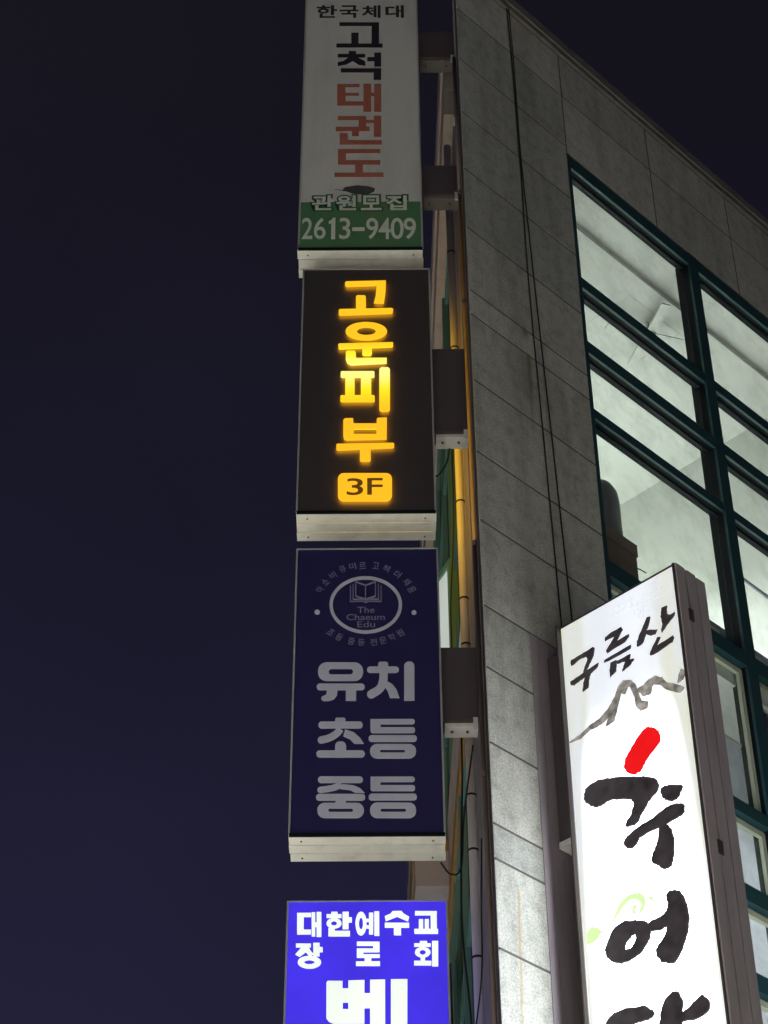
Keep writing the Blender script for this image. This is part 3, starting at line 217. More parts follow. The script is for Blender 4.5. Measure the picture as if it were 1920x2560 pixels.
def worn(name, col, rough=0.5, metal=0.0, grime=0.35, scale=6.0, streak=True, dirt=(0.03, 0.028, 0.025)):
    m, N, L, b = new_mat(name); nt = m.node_tree
    tc = N.new('ShaderNodeTexCoord').outputs['Object']
    big = noise(nt, tc, scale, 6, 0.65, (1, 1, 0.18) if streak else None)
    f = cramp(nt, big, [(0.48, (0, 0, 0)), (0.78, (grime,) * 3)])
    fine = noise(nt, tc, scale * 30, 3)
    c2 = mixc(nt, 0.10, col, fine, 'OVERLAY')
    L.new(mixc(nt, f, c2, dirt), b.inputs['Base Color'])
    rr_ = N.new('ShaderNodeMapRange'); L.new(big, rr_.inputs[0])
    rr_.inputs[3].default_value = max(0.05, rough - 0.12); rr_.inputs[4].default_value = min(1, rough + 0.2)
    L.new(rr_.outputs[0], b.inputs['Roughness'])
    b.inputs['Metallic'].default_value = metal
    bp = N.new('ShaderNodeBump'); bp.inputs['Strength'].default_value = 0.12; bp.inputs['Distance'].default_value = 0.002
    L.new(fine, bp.inputs['Height']); L.new(bp.outputs[0], b.inputs['Normal'])
    return m

def granite():
    m, N, L, b = new_mat('granite'); nt = m.node_tree
    tc = N.new('ShaderNodeTexCoord').outputs['Object']
    s1 = noise(nt, tc, 95, 5, 0.75)
    base = cramp(nt, s1, [(0.28, (0.15, 0.154, 0.150)), (0.44, (0.38, 0.388, 0.370)), (0.57, (0.53, 0.54, 0.515)), (0.76, (0.74, 0.74, 0.70))])
    vo = N.new('ShaderNodeTexVoronoi'); vo.inputs['Scale'].default_value = 190; L.new(tc, vo.inputs['Vector'])
    spk = cramp(nt, vo.outputs['Distance'], [(0.10, (1, 1, 1)), (0.24, (0, 0, 0))])
    n2 = cramp(nt, noise(nt, tc, 40, 2), [(0.5, (0, 0, 0)), (0.62, (0.75,) * 3)])
    spm = mixc(nt, 1.0, spk, n2, 'MULTIPLY')
    c = mixc(nt, spm, base, (0.10, 0.095, 0.09))
    # each slab its own tone
    oi = N.new('ShaderNodeObjectInfo')
    tone = cramp(nt, oi.outputs['Random'], [(0.0, (0.80, 0.81, 0.82)), (1.0, (1.08, 1.07, 1.04))])
    c = mixc(nt, 1.0, c, tone, 'MULTIPLY')
    # cloudy mottling, then soot gathered along the joints
    mo = cramp(nt, noise(nt, tc, 11, 6, 0.72), [(0.34, (0.70, 0.71, 0.69)), (0.50, (0.98, 0.98, 0.97)), (0.66, (1.10, 1.09, 1.05))])
    c = mixc(nt, 1.0, c, mo, 'MULTIPLY')
    # rain streaks and soot
    st = cramp(nt, noise(nt, tc, 3.2, 6, 0.7, (1, 1, 0.16)), [(0.44, (1.04, 1.04, 1.03)), (0.70, (0.62, 0.61, 0.58))])
    c = mixc(nt, 1.0, c, st, 'MULTIPLY')
    # rust run from an old anchor, and a damp run below the upper joint
    sp_ = N.new('ShaderNodeSeparateXYZ'); L.new(tc, sp_.inputs[0])
    def run(s0, ztop, zlen, wid, slope, colr, amt):
        nonlocal c
        wob = noise(nt, tc, 9, 3)
        def mth(op, a, b2):
            q = N.new('ShaderNodeMath'); q.operation = op
            for k, v in enumerate((a, b2)):
                if isinstance(v, (int, float)): q.inputs[k].default_value = v
                else: L.new(v, q.inputs[k])
            return q.outputs[0]
        dz = mth('SUBTRACT', ztop, sp_.outputs['Z'])
        cx = mth('ADD', mth('MULTIPLY', dz, slope), s0)
        dx = mth('ABSOLUTE', mth('SUBTRACT', mth('ADD', sp_.outputs['X'], mth('MULTIPLY', mth('SUBTRACT', wob, 0.5), wid * 1.5)), cx), 0)
        side = N.new('ShaderNodeMapRange'); side.interpolation_type = 'SMOOTHSTEP'; L.new(dx, side.inputs[0])
        side.inputs[1].default_value = 0; side.inputs[2].default_value = wid; side.inputs[3].default_value = 1; side.inputs[4].default_value = 0
        t1 = N.new('ShaderNodeMapRange'); L.new(dz, t1.inputs[0]); t1.inputs[1].default_value = -0.01; t1.inputs[2].default_value = 0.03
        t2 = N.new('ShaderNodeMapRange'); L.new(dz, t2.inputs[0]); t2.inputs[1].default_value = zlen * 0.25; t2.inputs[2].default_value = zlen
        t2.inputs[3].default_value = 1; t2.inputs[4].default_value = 0
        f = mth('MULTIPLY', mth('MULTIPLY', side.outputs[0], t1.outputs[0]), mth('MULTIPLY', t2.outputs[0], amt))
        c = mixc(nt, f, c, colr)
    run(0.165, 6.545, 1.2, 0.016, -0.03, (0.34, 0.21, 0.06), 0.7)
    run(0.52, 10.39, 0.75, 0.035, 0.0, (0.10, 0.075, 0.05), 0.75)
    run(0.50, 10.39, 0.9, 0.12, 0.0, (0.17, 0.15, 0.11), 0.45)
    run(0.50, 10.60, 0.14, 0.05, 0.0, (0.09, 0.08, 0.07), 0.8)
    run(0.40, 13.04, 0.3, 0.06, 0.0, (0.18, 0.18, 0.16), 0.5)
    L.new(c, b.inputs['Base Color'])
    b.inputs['Roughness'].default_value = 0.62
    bp = N.new('ShaderNodeBump'); bp.inputs['Strength'].default_value = 0.18; bp.inputs['Distance'].default_value = 0.002
    L.new(s1, bp.inputs['Height']); L.new(bp.outputs[0], b.inputs['Normal'])
    return m

def glowing(name, col, strength, base=(0.02, 0.02, 0.02), var=None, rough=0.35):
    """a glowing surface: back-lit sign faces, lamps and added glow, a little uneven"""
    m, N, L, b = new_mat(name); nt = m.node_tree
    b.inputs['Base Color'].default_value = (*base, 1); b.inputs['Roughness'].default_value = rough
    b.inputs['Emission Color'].default_value = (*col, 1); b.inputs['Emission Strength'].default_value = strength
    if var: var(m, nt, N, L, b)
    return m

def var_noise(scale, lo, hi, stretch=None):
    def f(m, nt, N, L, b):
        tc = N.new('ShaderNodeTexCoord').outputs['Object']
        n = noise(nt, tc, scale, 3, 0.5, stretch)
        s = b.inputs['Emission Strength'].default_value
        r = N.new('ShaderNodeMapRange'); L.new(n, r.inputs[0]); r.inputs[1].default_value = 0.3; r.inputs[2].default_value = 0.7
        r.inputs[3].default_value = lo * s; r.inputs[4].default_value = hi * s
        L.new(r.outputs[0], b.inputs['Emission Strength'])
    return f

def amber_letters():
    m, N, L, b = new_mat('amber_letter'); nt = m.node_tree
    tc = N.new('ShaderNodeTexCoord').outputs['Object']
    sp_ = N.new('ShaderNodeSeparateXYZ'); L.new(tc, sp_.inputs[0])
    # the LED string behind the third letter burns hotter
    zc = cramp(nt, None, [(0, (0, 0, 0))]) if False else None
    mr = N.new('ShaderNodeMapRange'); L.new(sp_.outputs['Z'], mr.inputs[0]); mr.inputs[1].default_value = 0.0; mr.inputs[2].default_value = 2.0
    col = cramp(nt, mr.outputs[0], [(0.0, (1.0, 0.50, 0.012)), (0.36, (1.0, 0.52, 0.012)), (0.41, (1.0, 0.60, 0.012)), (0.47, (1.0, 0.84, 0.015)), (0.525, (1.0, 1.0, 0.26)), (0.56, (1.0, 1.0, 0.30)), (0.61, (1.0, 0.92, 0.03)), (0.67, (1.0, 0.56, 0.012)), (1.0, (1.0, 0.56, 0.012))])
    b.inputs['Base Color'].default_value = (0.30, 0.16, 0.02, 1)
    L.new(col, b.inputs['Emission Color']); b.inputs['Emission Strength'].default_value = 1.0
    return m

def white_face():
    m, N, L, b = new_mat('white_backlit_face'); nt = m.node_tree
    tc = N.new('ShaderNodeTexCoord').outputs['Object']
    sp_ = N.new('ShaderNodeSeparateXYZ'); L.new(tc, sp_.inputs[0])
    b.inputs['Base Color'].default_value = (0.5, 0.5, 0.5, 1)
    # emission strength falls towards the top and both long edges
    zt = N.new('ShaderNodeMapRange'); zt.interpolation_type = 'SMOOTHSTEP'; L.new(sp_.outputs['Z'], zt.inputs[0])
    zt.inputs[1].default_value = 1.5; zt.inputs[2].default_value = 3.05; zt.inputs[3].default_value = 12.5; zt.inputs[4].default_value = 0.80
    n = noise(nt, tc, 2.6, 3, 0.5, (1, 1, 0.5))
    nr = N.new('ShaderNodeMapRange'); L.new(n, nr.inputs[0]); nr.inputs[1].default_value = 0.3; nr.inputs[2].default_value = 0.7; nr.inputs[3].default_value = 0.90; nr.inputs[4].default_value = 1.12
    xe = N.new('ShaderNodeMath'); xe.operation = 'ABSOLUTE'
    xs = N.new('ShaderNodeMath'); xs.operation = 'SUBTRACT'; L.new(sp_.outputs['X'], xs.inputs[0]); xs.inputs[1].default_value = 0.40; L.new(xs.outputs[0], xe.inputs[0])
    xr = N.new('ShaderNodeMapRange'); xr.interpolation_type = 'SMOOTHSTEP'; L.new(xe.outputs[0], xr.inputs[0]); xr.inputs[1].default_value = 0.21; xr.inputs[2].default_value = 0.375; xr.inputs[3].default_value = 1.0; xr.inputs[4].default_value = 0.065
    m1 = N.new('ShaderNodeMath'); m1.operation = 'MULTIPLY'; L.new(zt.outputs[0], m1.inputs[0]); L.new(nr.outputs[0], m1.inputs[1])
    m2 = N.new('ShaderNodeMath'); m2.operation = 'MULTIPLY'; L.new(m1.outputs[0], m2.inputs[0]); L.new(xr.outputs[0], m2.inputs[1])
    m3_ = N.new('ShaderNodeMath'); m3_.operation = 'MAXIMUM'; L.new(m2.outputs[0], m3_.inputs[0]); m3_.inputs[1].default_value = 0.68
    L.new(m3_.outputs[0], b.inputs['Emission Strength'])
    # yellow-green grime on the film along the long edges
    gr = noise(nt, tc, 5, 5, 0.7, (1, 1, 0.12))
    g1 = cramp(nt, gr, [(0.40, (0, 0, 0)), (0.66, (1, 1, 1))])
    g2 = cramp(nt, xe.outputs[0], [(0.14, (0, 0, 0)), (0.36, (0.95, 0.95, 0.95))])
    g = mixc(nt, 1.0, g1, g2, 'MULTIPLY')
    col = mixc(nt, g, (0.90, 0.95, 1.06), (0.84, 0.86, 0.50))
    L.new(col, b.inputs['Emission Color'])
    return m

def glass_mat(name, tint=(0.965, 0.98, 0.975), refl=0.10):
    m, N, L, b = new_mat(name); nt = m.node_tree
    N.remove(b)
    tr = N.new('ShaderNodeBsdfTransparent'); tr.inputs[0].default_value = (*tint, 1)
    gl = N.new('ShaderNodeBsdfGlossy'); gl.inputs['Roughness'].default_value = 0.04
    df = N.new('ShaderNodeBsdfDiffuse'); df.inputs[0].default_value = (0.25, 0.25, 0.23, 1)
    tc = N.new('ShaderNodeTexCoord').outputs['Object']
    dirt = cramp(nt, noise(nt, tc, 4, 6, 0.7), [(0.45, (0.01,) * 3), (0.8, (0.14,) * 3)])
    lw = N.new('ShaderNodeLayerWeight'); lw.inputs[0].default_value = 0.5
    pw_ = N.new('ShaderNodeMath'); pw_.operation = 'POWER'; L.new(lw.outputs['Facing'], pw_.inputs[0]); pw_.inputs[1].default_value = 5.0
    fr = N.new('ShaderNodeMapRange'); L.new(pw_.outputs[0], fr.inputs[0]); fr.inputs[3].default_value = 0.04; fr.inputs[4].default_value = 0.8
    mx = N.new('ShaderNodeMixShader'); L.new(fr.outputs[0], mx.inputs[0]); L.new(tr.outputs[0], mx.inputs[1]); L.new(gl.outputs[0], mx.inputs[2])
    m2 = N.new('ShaderNodeMixShader'); L.new(dirt, m2.inputs[0]); L.new(mx.outputs[0], m2.inputs[1]); L.new(df.outputs[0], m2.inputs[2])
    L.new(m2.outputs[0], N['Material Output'].inputs[0])
    return m

def blind_mat(name, col, trans=0.6):
    m, N, L, b = new_mat(name); nt = m.node_tree
    N.remove(b)
    df = N.new('ShaderNodeBsdfDiffuse'); tl = N.new('ShaderNodeBsdfTranslucent')
    tc = N.new('ShaderNodeTexCoord').outputs['Object']
    c = mixc(nt, cramp(nt, noise(nt, tc, 2.2, 3), [(0.35, (0, 0, 0)), (0.7, (1, 1, 1))]), col, tuple(x * 0.85 for x in col))
    L.new(c, df.inputs[0]); L.new(c, tl.inputs[0])
    mx = N.new('ShaderNodeMixShader'); mx.inputs[0].default_value = trans; L.new(df.outputs[0], mx.inputs[1]); L.new(tl.outputs[0], mx.inputs[2])
    L.new(mx.outputs[0], N['Material Output'].inputs[0])
    return m

M = dict(
    granite=granite(),
    sealant=worn('joint_sealant', (0.095, 0.093, 0.088), 0.8, grime=0.1),
    coping=worn('coping_metal', (0.16, 0.15, 0.14), 0.5, grime=0.5, scale=9, streak=False),
    teal=worn('teal_paint', (0.012, 0.052, 0.060), 0.50, grime=0.25, scale=5),
    teal_side=worn('weathered_teal_lit', (0.10, 0.235, 0.225), 0.45, grime=0.4, scale=4, dirt=(0.05, 0.07, 0.05)),  # same teal paint, lightened to stand in for light on front B
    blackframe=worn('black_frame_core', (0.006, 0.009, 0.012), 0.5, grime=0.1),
    gasket=worn('pale_gasket', (0.42, 0.46, 0.34), 0.7, grime=0.4),
    glass=glass_mat('window_glass'),
    darkglass=worn('dark_glass', (0.016, 0.028, 0.034), 0.10, grime=0.2),
    plaster=worn('white_plaster', (0.72, 0.74, 0.70), 0.9, grime=0.10, scale=2, streak=False, dirt=(0.4, 0.4, 0.38)),
    ceil=worn('ceiling_paint', (0.72, 0.74, 0.71), 0.9, grime=0.08, scale=2, streak=False, dirt=(0.45, 0.45, 0.42)),
    slab=worn('grey_slab', (0.20, 0.20, 0.20), 0.9),
    brown=worn('dark_brown_metal', (0.060, 0.045, 0.044), 0.45, grime=0.3),
    beige=worn('beige_stone', (0.52, 0.45, 0.41), 0.8, grime=0.45, scale=4, dirt=(0.16, 0.13, 0.12)),
    greywall=worn('grey_render', (0.36, 0.33, 0.36), 0.8, grime=0.3, scale=3),
    wood=worn('ochre_trim', (0.34, 0.20, 0.06), 0.6, grime=0.4),
    gaspipe=worn('amber_lit_pipe_paint', (0.75, 0.36, 0.05), 0.45, grime=0.35),  # orange holds the amber light falling on this stretch of pipe
    unlit_pipe=worn('unlit_pipe_brown', (0.16, 0.115, 0.105), 0.6, grime=0.3),  # brown for the stretches of the same pipe left unlit
    pvc=worn('white_pvc', (0.76, 0.71, 0.69), 0.5, grime=0.35, scale=3),
    hatch=worn('hatch_edge', (0.66, 0.67, 0.64), 0.8),
    mauve=worn('mauve_shade_panel', (0.30, 0.255, 0.29), 0.6, grime=0.3),
    dirtysteel=worn('dirty_steel', (0.14, 0.125, 0.115), 0.7, grime=0.5),
    steel=worn('galvanised_steel', (0.62, 0.62, 0.62), 0.5, grime=0.4),
    alu=worn('white_aluminium', (0.80, 0.80, 0.75), 0.42, grime=0.28, scale=7, streak=False),
    aluedge=worn('aluminium_edge', (0.42, 0.42, 0.42), 0.4, 0.3),
    cover=worn('bracket_cover', (0.085, 0.070, 0.080), 0.55, grime=0.2),
    sidegrey=worn('grey_brown_side', (0.36, 0.32, 0.35), 0.5, grime=0.35, scale=5),
    black=worn('black_rubber', (0.012, 0.012, 0.014), 0.6, grime=0.05),
    screw=worn('rusty_screw', (0.10, 0.07, 0.05), 0.7),
    # boards
    board_white=worn('weathered_white_sheet', (0.57, 0.57, 0.555), 0.55, grime=0.45, scale=4, dirt=(0.30, 0.29, 0.26)),
    board_green=worn('green_sheet', (0.072, 0.190, 0.088), 0.5, grime=0.4, scale=3, dirt=(0.16, 0.16, 0.06)),
    ink=worn('black_ink', (0.022, 0.018, 0.026), 0.5, grime=0.15, dirt=(0.12, 0.11, 0.11)),
    redink=worn('faded_red_ink', (0.38, 0.125, 0.085), 0.5, grime=0.3, dirt=(0.36, 0.24, 0.18)),
    greenink=worn('green_ink', (0.03, 0.115, 0.04), 0.5, grime=0.2),
    whiteink=worn('white_ink', (0.62, 0.66, 0.60), 0.5, grime=0.25, dirt=(0.3, 0.34, 0.28)),
    smudge=worn('dark_smudge', (0.055, 0.055, 0.062), 0.7, grime=0.6),
    board_black=worn('black_sheet', (0.044, 0.038, 0.040), 0.42, grime=0.25, scale=3, dirt=(0.045, 0.04, 0.04)),
    amber=amber_letters(),
    halo=glowing('amber_bloom_glow', (1.0, 0.42, 0.006), 8.0),
    amber_dark=glowing('dark_amber_cutout', (0.085, 0.034, 0.002), 1.0, (0.05, 0.03, 0.01)),
    amber_rear_fill=glowing('amber_fill_panel', (1.0, 0.56, 0.02), 3.2),
    board_navy=worn('navy_sheet', (0.019, 0.0165, 0.078), 0.40, grime=0.25, scale=2.5, dirt=(0.014, 0.011, 0.055)),
    lilac=worn('grey_lilac_vinyl', (0.48, 0.49, 0.61), 0.45, grime=0.25, scale=4, dirt=(0.3, 0.3, 0.4)),
    lilac_dim=worn('dim_lilac_vinyl', (0.20, 0.195, 0.33), 0.45, grime=0.3, scale=9, dirt=(0.1, 0.1, 0.25)),
    blue_lit=glowing('blue_backlit_face', (0.048, 0.027, 0.74), 1.0, (0.03, 0.02, 0.2), var_noise(2.2, 0.80, 1.15)),
    white_lit=glowing('white_backlit_letter', (0.78, 0.86, 0.78), 1.0, (0.5, 0.5, 0.5), var_noise(3.0, 0.88, 1.06)),
    white_face=white_face(),
    calli=glowing('black_calligraphy_film', (0.030, 0.024, 0.026), 1.0, (0.02, 0.018, 0.02), var_noise(14, 0.4, 1.5)),
    calli_edge=glowing('grey_halo_edge', (0.085, 0.068, 0.085), 1.0, (0.05, 0.05, 0.05), var_noise(20, 0.6, 1.3)),  # grey rim paints the soft halo around the back-lit strokes
    wash=glowing('grey_ink_wash_film', (0.15, 0.138, 0.12), 1.0, (0.1, 0.1, 0.1), var_noise(22, 0.35, 2.6)),
    redfilm=glowing('red_film', (0.74, 0.004, 0.006), 1.0, (0.4, 0.01, 0.01), var_noise(8, 0.9, 1.05)),
    greenfilm=glowing('pale_green_film', (0.62, 0.86, 0.38), 1.0, (0.3, 0.4, 0.2), var_noise(8, 0.9, 1.1)),
    cloudfilm=glowing('pale_grey_line_film', (0.52, 0.56, 0.62), 1.0, (0.3, 0.3, 0.3)),
    glowpane=glowing('frosted_pane_glow', (0.36, 0.45, 0.44), 1.0, (0.3, 0.3, 0.3), var_noise(3, .9, 1.05)),
    blind=blind_mat('white_roller_blind', (0.80, 0.82, 0.86)),
    dark_sheet=blind_mat('mauve_dark_sheet', (0.16, 0.13, 0.17), 0.15),
    lamp=glowing('fluorescent_tube', (0.95, 1.0, 0.96), 14.0),
    card=worn('brown_cardboard', (0.22, 0.17, 0.13), 0.85, streak=False),
    jar=worn('grey_green_plastic', (0.16, 0.18, 0.17), 0.4, streak=False),
    bluegrey=worn('blue_grey_metal', (0.30, 0.33, 0.40), 0.5),
    asphalt=worn('concrete_paving', (0.30, 0.29, 0.27), 0.9, grime=0.4, scale=0.6, streak=False, dirt=(0.14, 0.135, 0.13)),
    post=worn('grey_lamp_post', (0.20, 0.21, 0.21), 0.5, 0.4),
)

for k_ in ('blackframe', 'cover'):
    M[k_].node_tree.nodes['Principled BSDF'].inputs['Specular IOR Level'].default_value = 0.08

# ================================================================ mesh helpers
class MB:
    def __init__(self): self.v = []; self.f = []
    def box(self, o, ex, ey, ez):
        o, ex, ey, ez = map(Vector, (o, ex, ey, ez)); b = len(self.v)
        if ex.cross(ey).dot(ez) < 0: ex, ey = ey, ex
        self.v += [o, o + ex, o + ex + ey, o + ey, o + ez, o + ex + ez, o + ex + ey + ez, o + ey + ez]
        self.f += [tuple(b + i for i in q) for q in ((3, 2, 1, 0), (4, 5, 6, 7), (0, 1, 5, 4), (1, 2, 6, 5), (2, 3, 7, 6), (3, 0, 4, 7))]
        return self
    def ab(self, x0, x1, y0, y1, z0, z1):
        return self.box((x0, y0, z0), (x1 - x0, 0, 0), (0, y1 - y0, 0), (0, 0, z1 - z0))
    def bev(self, x0, x1, y0, y1, z0, z1, c=0.003):
        """box whose -Y face has its four edges chamfered"""
        b = len(self.v)
        self.v += [Vector(p) for p in ((x0, y1, z0), (x1, y1, z0), (x1, y1, z1), (x0, y1, z1), (x0, y0 + c, z0), (x1, y0 + c, z0), (x1, y0 + c, z1), (x0, y0 + c, z1),
                                       (x0 + c, y0, z0 + c), (x1 - c, y0, z0 + c), (x1 - c, y0, z1 - c), (x0 + c, y0, z1 - c))]
        q = [(0, 3, 2, 1), (0, 1, 5, 4), (1, 2, 6, 5), (2, 3, 7, 6), (3, 0, 4, 7), (4, 5, 9, 8), (5, 6, 10, 9), (6, 7, 11, 10), (7, 4, 8, 11), (8, 9, 10, 11)]
        self.f += [tuple(b + i for i in t) for t in q]
        return self
    def tube(self, pts, r, n=8):
        P = [Vector(p) for p in pts]; b = len(self.v); ref = None
        for i, p in enumerate(P):
            d = (P[min(i + 1, len(P) - 1)] - P[max(i - 1, 0)]).normalized()
            if ref is None: ref = Vector((1, 0, 0)) if abs(d.x) < 0.9 else Vector((0, 1, 0))
            a = (ref - d * ref.dot(d)).normalized(); c = d.cross(a); ref = a
            rr_ = r[i] if isinstance(r, (list, tuple)) else r
            self.v += [p + (a * math.cos(2 * math.pi * k / n) + c * math.sin(2 * math.pi * k / n)) * rr_ for k in range(n)]
        for i in range(len(P) - 1):
            for k in range(n):
                k2 = (k + 1) % n; q = b + i * n
                self.f.append((q + k, q + k2, q + n + k2, q + n + k))
        self.f.append(tuple(b + k for k in reversed(range(n))))
        self.f.append(tuple(b + (len(P) - 1) * n + k for k in range(n)))
        return self
    def plate(self, loops, y0, y1):
        """flat shape (u, v loops, first the outline, then holes) standing between y0 (front) and y1"""
        flat = [p for l in loops for p in l]; b = len(self.v); n = len(flat)
        self.v += [Vector((u, y0, w)) for u, w in flat] + [Vector((u, y1, w)) for u, w in flat]
        tri = tessellate_polygon([[Vector((u, w, 0)) for u, w in l] for l in loops])
        for t in tri:
            p, q, s = (flat[i] for i in t)
            ccw = (q[0] - p[0]) * (s[1] - p[1]) - (q[1] - p[1]) * (s[0] - p[0]) > 0
            t = t if ccw else t[::-1]
            self.f.append(tuple(b + i for i in t)); self.f.append(tuple(b + n + i for i in reversed(t)))
        k = 0
        for l in loops:
            for i in range(len(l)):
                i2 = (i + 1) % len(l)
                self.f.append((b + k + i, b + n + k + i, b + n + k + i2, b + k + i2))
            k += len(l)
        return self
    def mesh(self, name, mat, smooth=False):
        me = bpy.data.meshes.new(name); me.from_pydata(self.v, [], self.f); me.materials.append(mat)
        if smooth: me.polygons.foreach_set('use_smooth', [True] * len(me.polygons))
        me.update(); return me
    def build(self, name, mat, parent=None, smooth=False):
        o = bpy.data.objects.new(name, self.mesh(name, mat, smooth)); COL.objects.link(o); o.parent = parent
        return o

def empty(name, loc, rz=0.0):
    o = bpy.data.objects.new(name, None); COL.objects.link(o); o.location = loc; o.rotation_euler = (0, 0, rz); o.empty_display_size = 0.2
    return o
def tag(o, label, cat, group=None):
    o['label'] = label; o['category'] = cat
    if group: o['group'] = group
    return o

def glyph(ch, offset):
    """outline of one character of the built-in typeface as triangles, scaled to a unit box later"""
    c = bpy.data.curves.new('type', 'FONT'); c.body = ch; c.offset = offset; c.dimensions = '2D'; c.fill_mode = 'FRONT'; c.resolution_u = 4
    o = bpy.data.objects.new('type', c); COL.objects.link(o)
    dg = bpy.context.evaluated_depsgraph_get()
    me = bpy.data.meshes.new_from_object(o.evaluated_get(dg))
    v = [Vector((p.co.x, p.co.y)) for p in me.vertices]; f = [tuple(p.vertices) for p in me.polygons]
    bpy.data.objects.remove(o); bpy.data.curves.remove(c); bpy.data.meshes.remove(me)
    return v, f
def type_mesh(name, ch, u, w, wid, hei, rot, y, mat, parent, offset=0.02, grow=0.0, keep=False):
    v, f = glyph(ch, offset)
    x0, x1 = min(p.x for p in v), max(p.x for p in v); z0, z1 = min(p.y for p in v), max(p.y for p in v)
    sx_, sz_ = (wid + grow) / (x1 - x0), (hei + grow) / (z1 - z0)
    if keep: sx_ = sz_ = min(sx_, sz_)
    a = math.radians(-rot); vs = []
    for p in v:
        px, pz = (p.x - (x0 + x1) / 2) * sx_, (p.y - (z0 + z1) / 2) * sz_
        vs.append(Vector((u + px * math.cos(a) - pz * math.sin(a), y, w + px * math.sin(a) + pz * math.cos(a))))
    mb = MB(); mb.v = vs
    mb.f = []
    for t in f:
        p, q, s = (vs[i] for i in t[:3])
        n = (q - p).cross(s - p)
        mb.f.append(t if n.y < 0 else tuple(reversed(t)))
    return mb.build(name, mat, parent)

# ================================================================ ground
g = MB().ab(-120, 120, -120, 120, -0.3, 0.0).build('ground', M['asphalt']); g['kind'] = 'structure'

# ================================================================ the building
CX, CY = 0.524, 8.700                       # its sharp street corner
ANG = math.radians(45.085)                  # street front A runs off to the right
BETA = math.radians(90.85) - ANG            # side front B runs away behind the signs
BL = empty('commercial_building', (CX, CY, 0), ANG)
tag(BL, 'grey granite commercial building with teal framed windows and a sharp corner', 'building')
ub = Vector((math.cos(BETA), math.sin(BETA), 0)); nb = Vector((-math.sin(BETA), math.cos(BETA), 0))
Z = Vector((0, 0, 1))
def Bp(t, off, z): return ub * t + nb * off + Z * z
def bbox_B(mb, t0, t1, o0, o1, z0, z1): return mb.box(Bp(t0, o0, z0), ub * (t1 - t0), nb * (o1 - o0), Z * (z1 - z0))

# backing walls and roof (dark behind the joints)
SE = 6.2
wa = MB()
wa.ab(0.112, 1.095, 0.0012, 0.10, 0, 13.84)
wa.ab(0.012, 0.111, 0.0012, 0.010, 0, 13.84)
wa.ab(1.0955, SE, 0.0012, 0.10, 12.742, 13.84)
wa.ab(1.095, SE, 0.034, 0.10, 0, 5.45)
wa.ab(5.057, SE, 0.0012, 0.10, 5.45, 12.742)
wa.build('backing_wall', M['sealant'], BL)
wb = MB(); bbox_B(wb, 0.26, 13.5, -0.14, -0.031, 0, 13.9); wb.build('side_wall', M['greywall'], BL)
rf = MB(); rf.plate([[(0.2, 0.12), (SE, 0.12), (SE, 6.0)]], 0, 0.2)
rf.v = [Vector((p.x, p.z, 13.35 + p.y)) for p in rf.v]; rf.build('roof_slab', M['slab'], BL)
MB().ab(SE - 0.15, SE, 0.12, 6.3, 0, 13.6).build('rear_wall', M['slab'], BL)

# granite slabs: street front
JZ = [13.835, 13.367, 12.812, 12.255, 11.690, 11.135, 10.580, 10.372, 9.829, 9.273, 8.770, 8.182, 7.779, 7.314, 6.842, 6.645, 6.165, 5.68, 5.20, 4.70, 4.1]
G = 0.0072
def slab(s0, s1, z0, z1):
    d = random.uniform(-0.0004, 0.0004)
    mb = MB().bev(s0 + G, s1 - G, d, 0.0335, z0 + G, z1 - G, 0.0008)
    if s0 < 0.01:                     # mitred to the sharp corner
        for q in mb.v:
            if q.x < s0 + G + 0.01: q.x = max(q.x, q.y * 0.974 - 0.001)
    mb.build('granite_slab', M['granite'], BL)
for z1, z0 in zip(JZ[:-1], JZ[1:]): slab(0.0 - G, 1.102, z0, z1)
VJ = [1.102, 2.100, 3.080, 4.065, 5.050, SE]
for a, b in zip(VJ[:-1], VJ[1:]):
    slab(a, b, 13.367, 13.835); slab(a, b, 12.742, 13.367)
for z1, z0 in zip(JZ[1:-1], JZ[2:]):
    if z0 < 12.74 and z1 > 5.4: slab(5.06, SE, z0, min(z1, 12.742))
# parapet coping, in lengths
for k, (a, b) in enumerate(((-0.02, 1.10), (1.102, 2.10), (2.102, 3.08), (3.082, 4.06), (4.062, SE))):
    j = random.uniform(-0.004, 0.004)
    c = MB(); c.ab(a, b, -0.022 + j, 0.14, 13.846, 13.975 + j); c.ab(a, b, -0.034 + j, -0.0225 + j, 13.90, 13.985 + j)
    c.build('coping', M['coping'], BL)

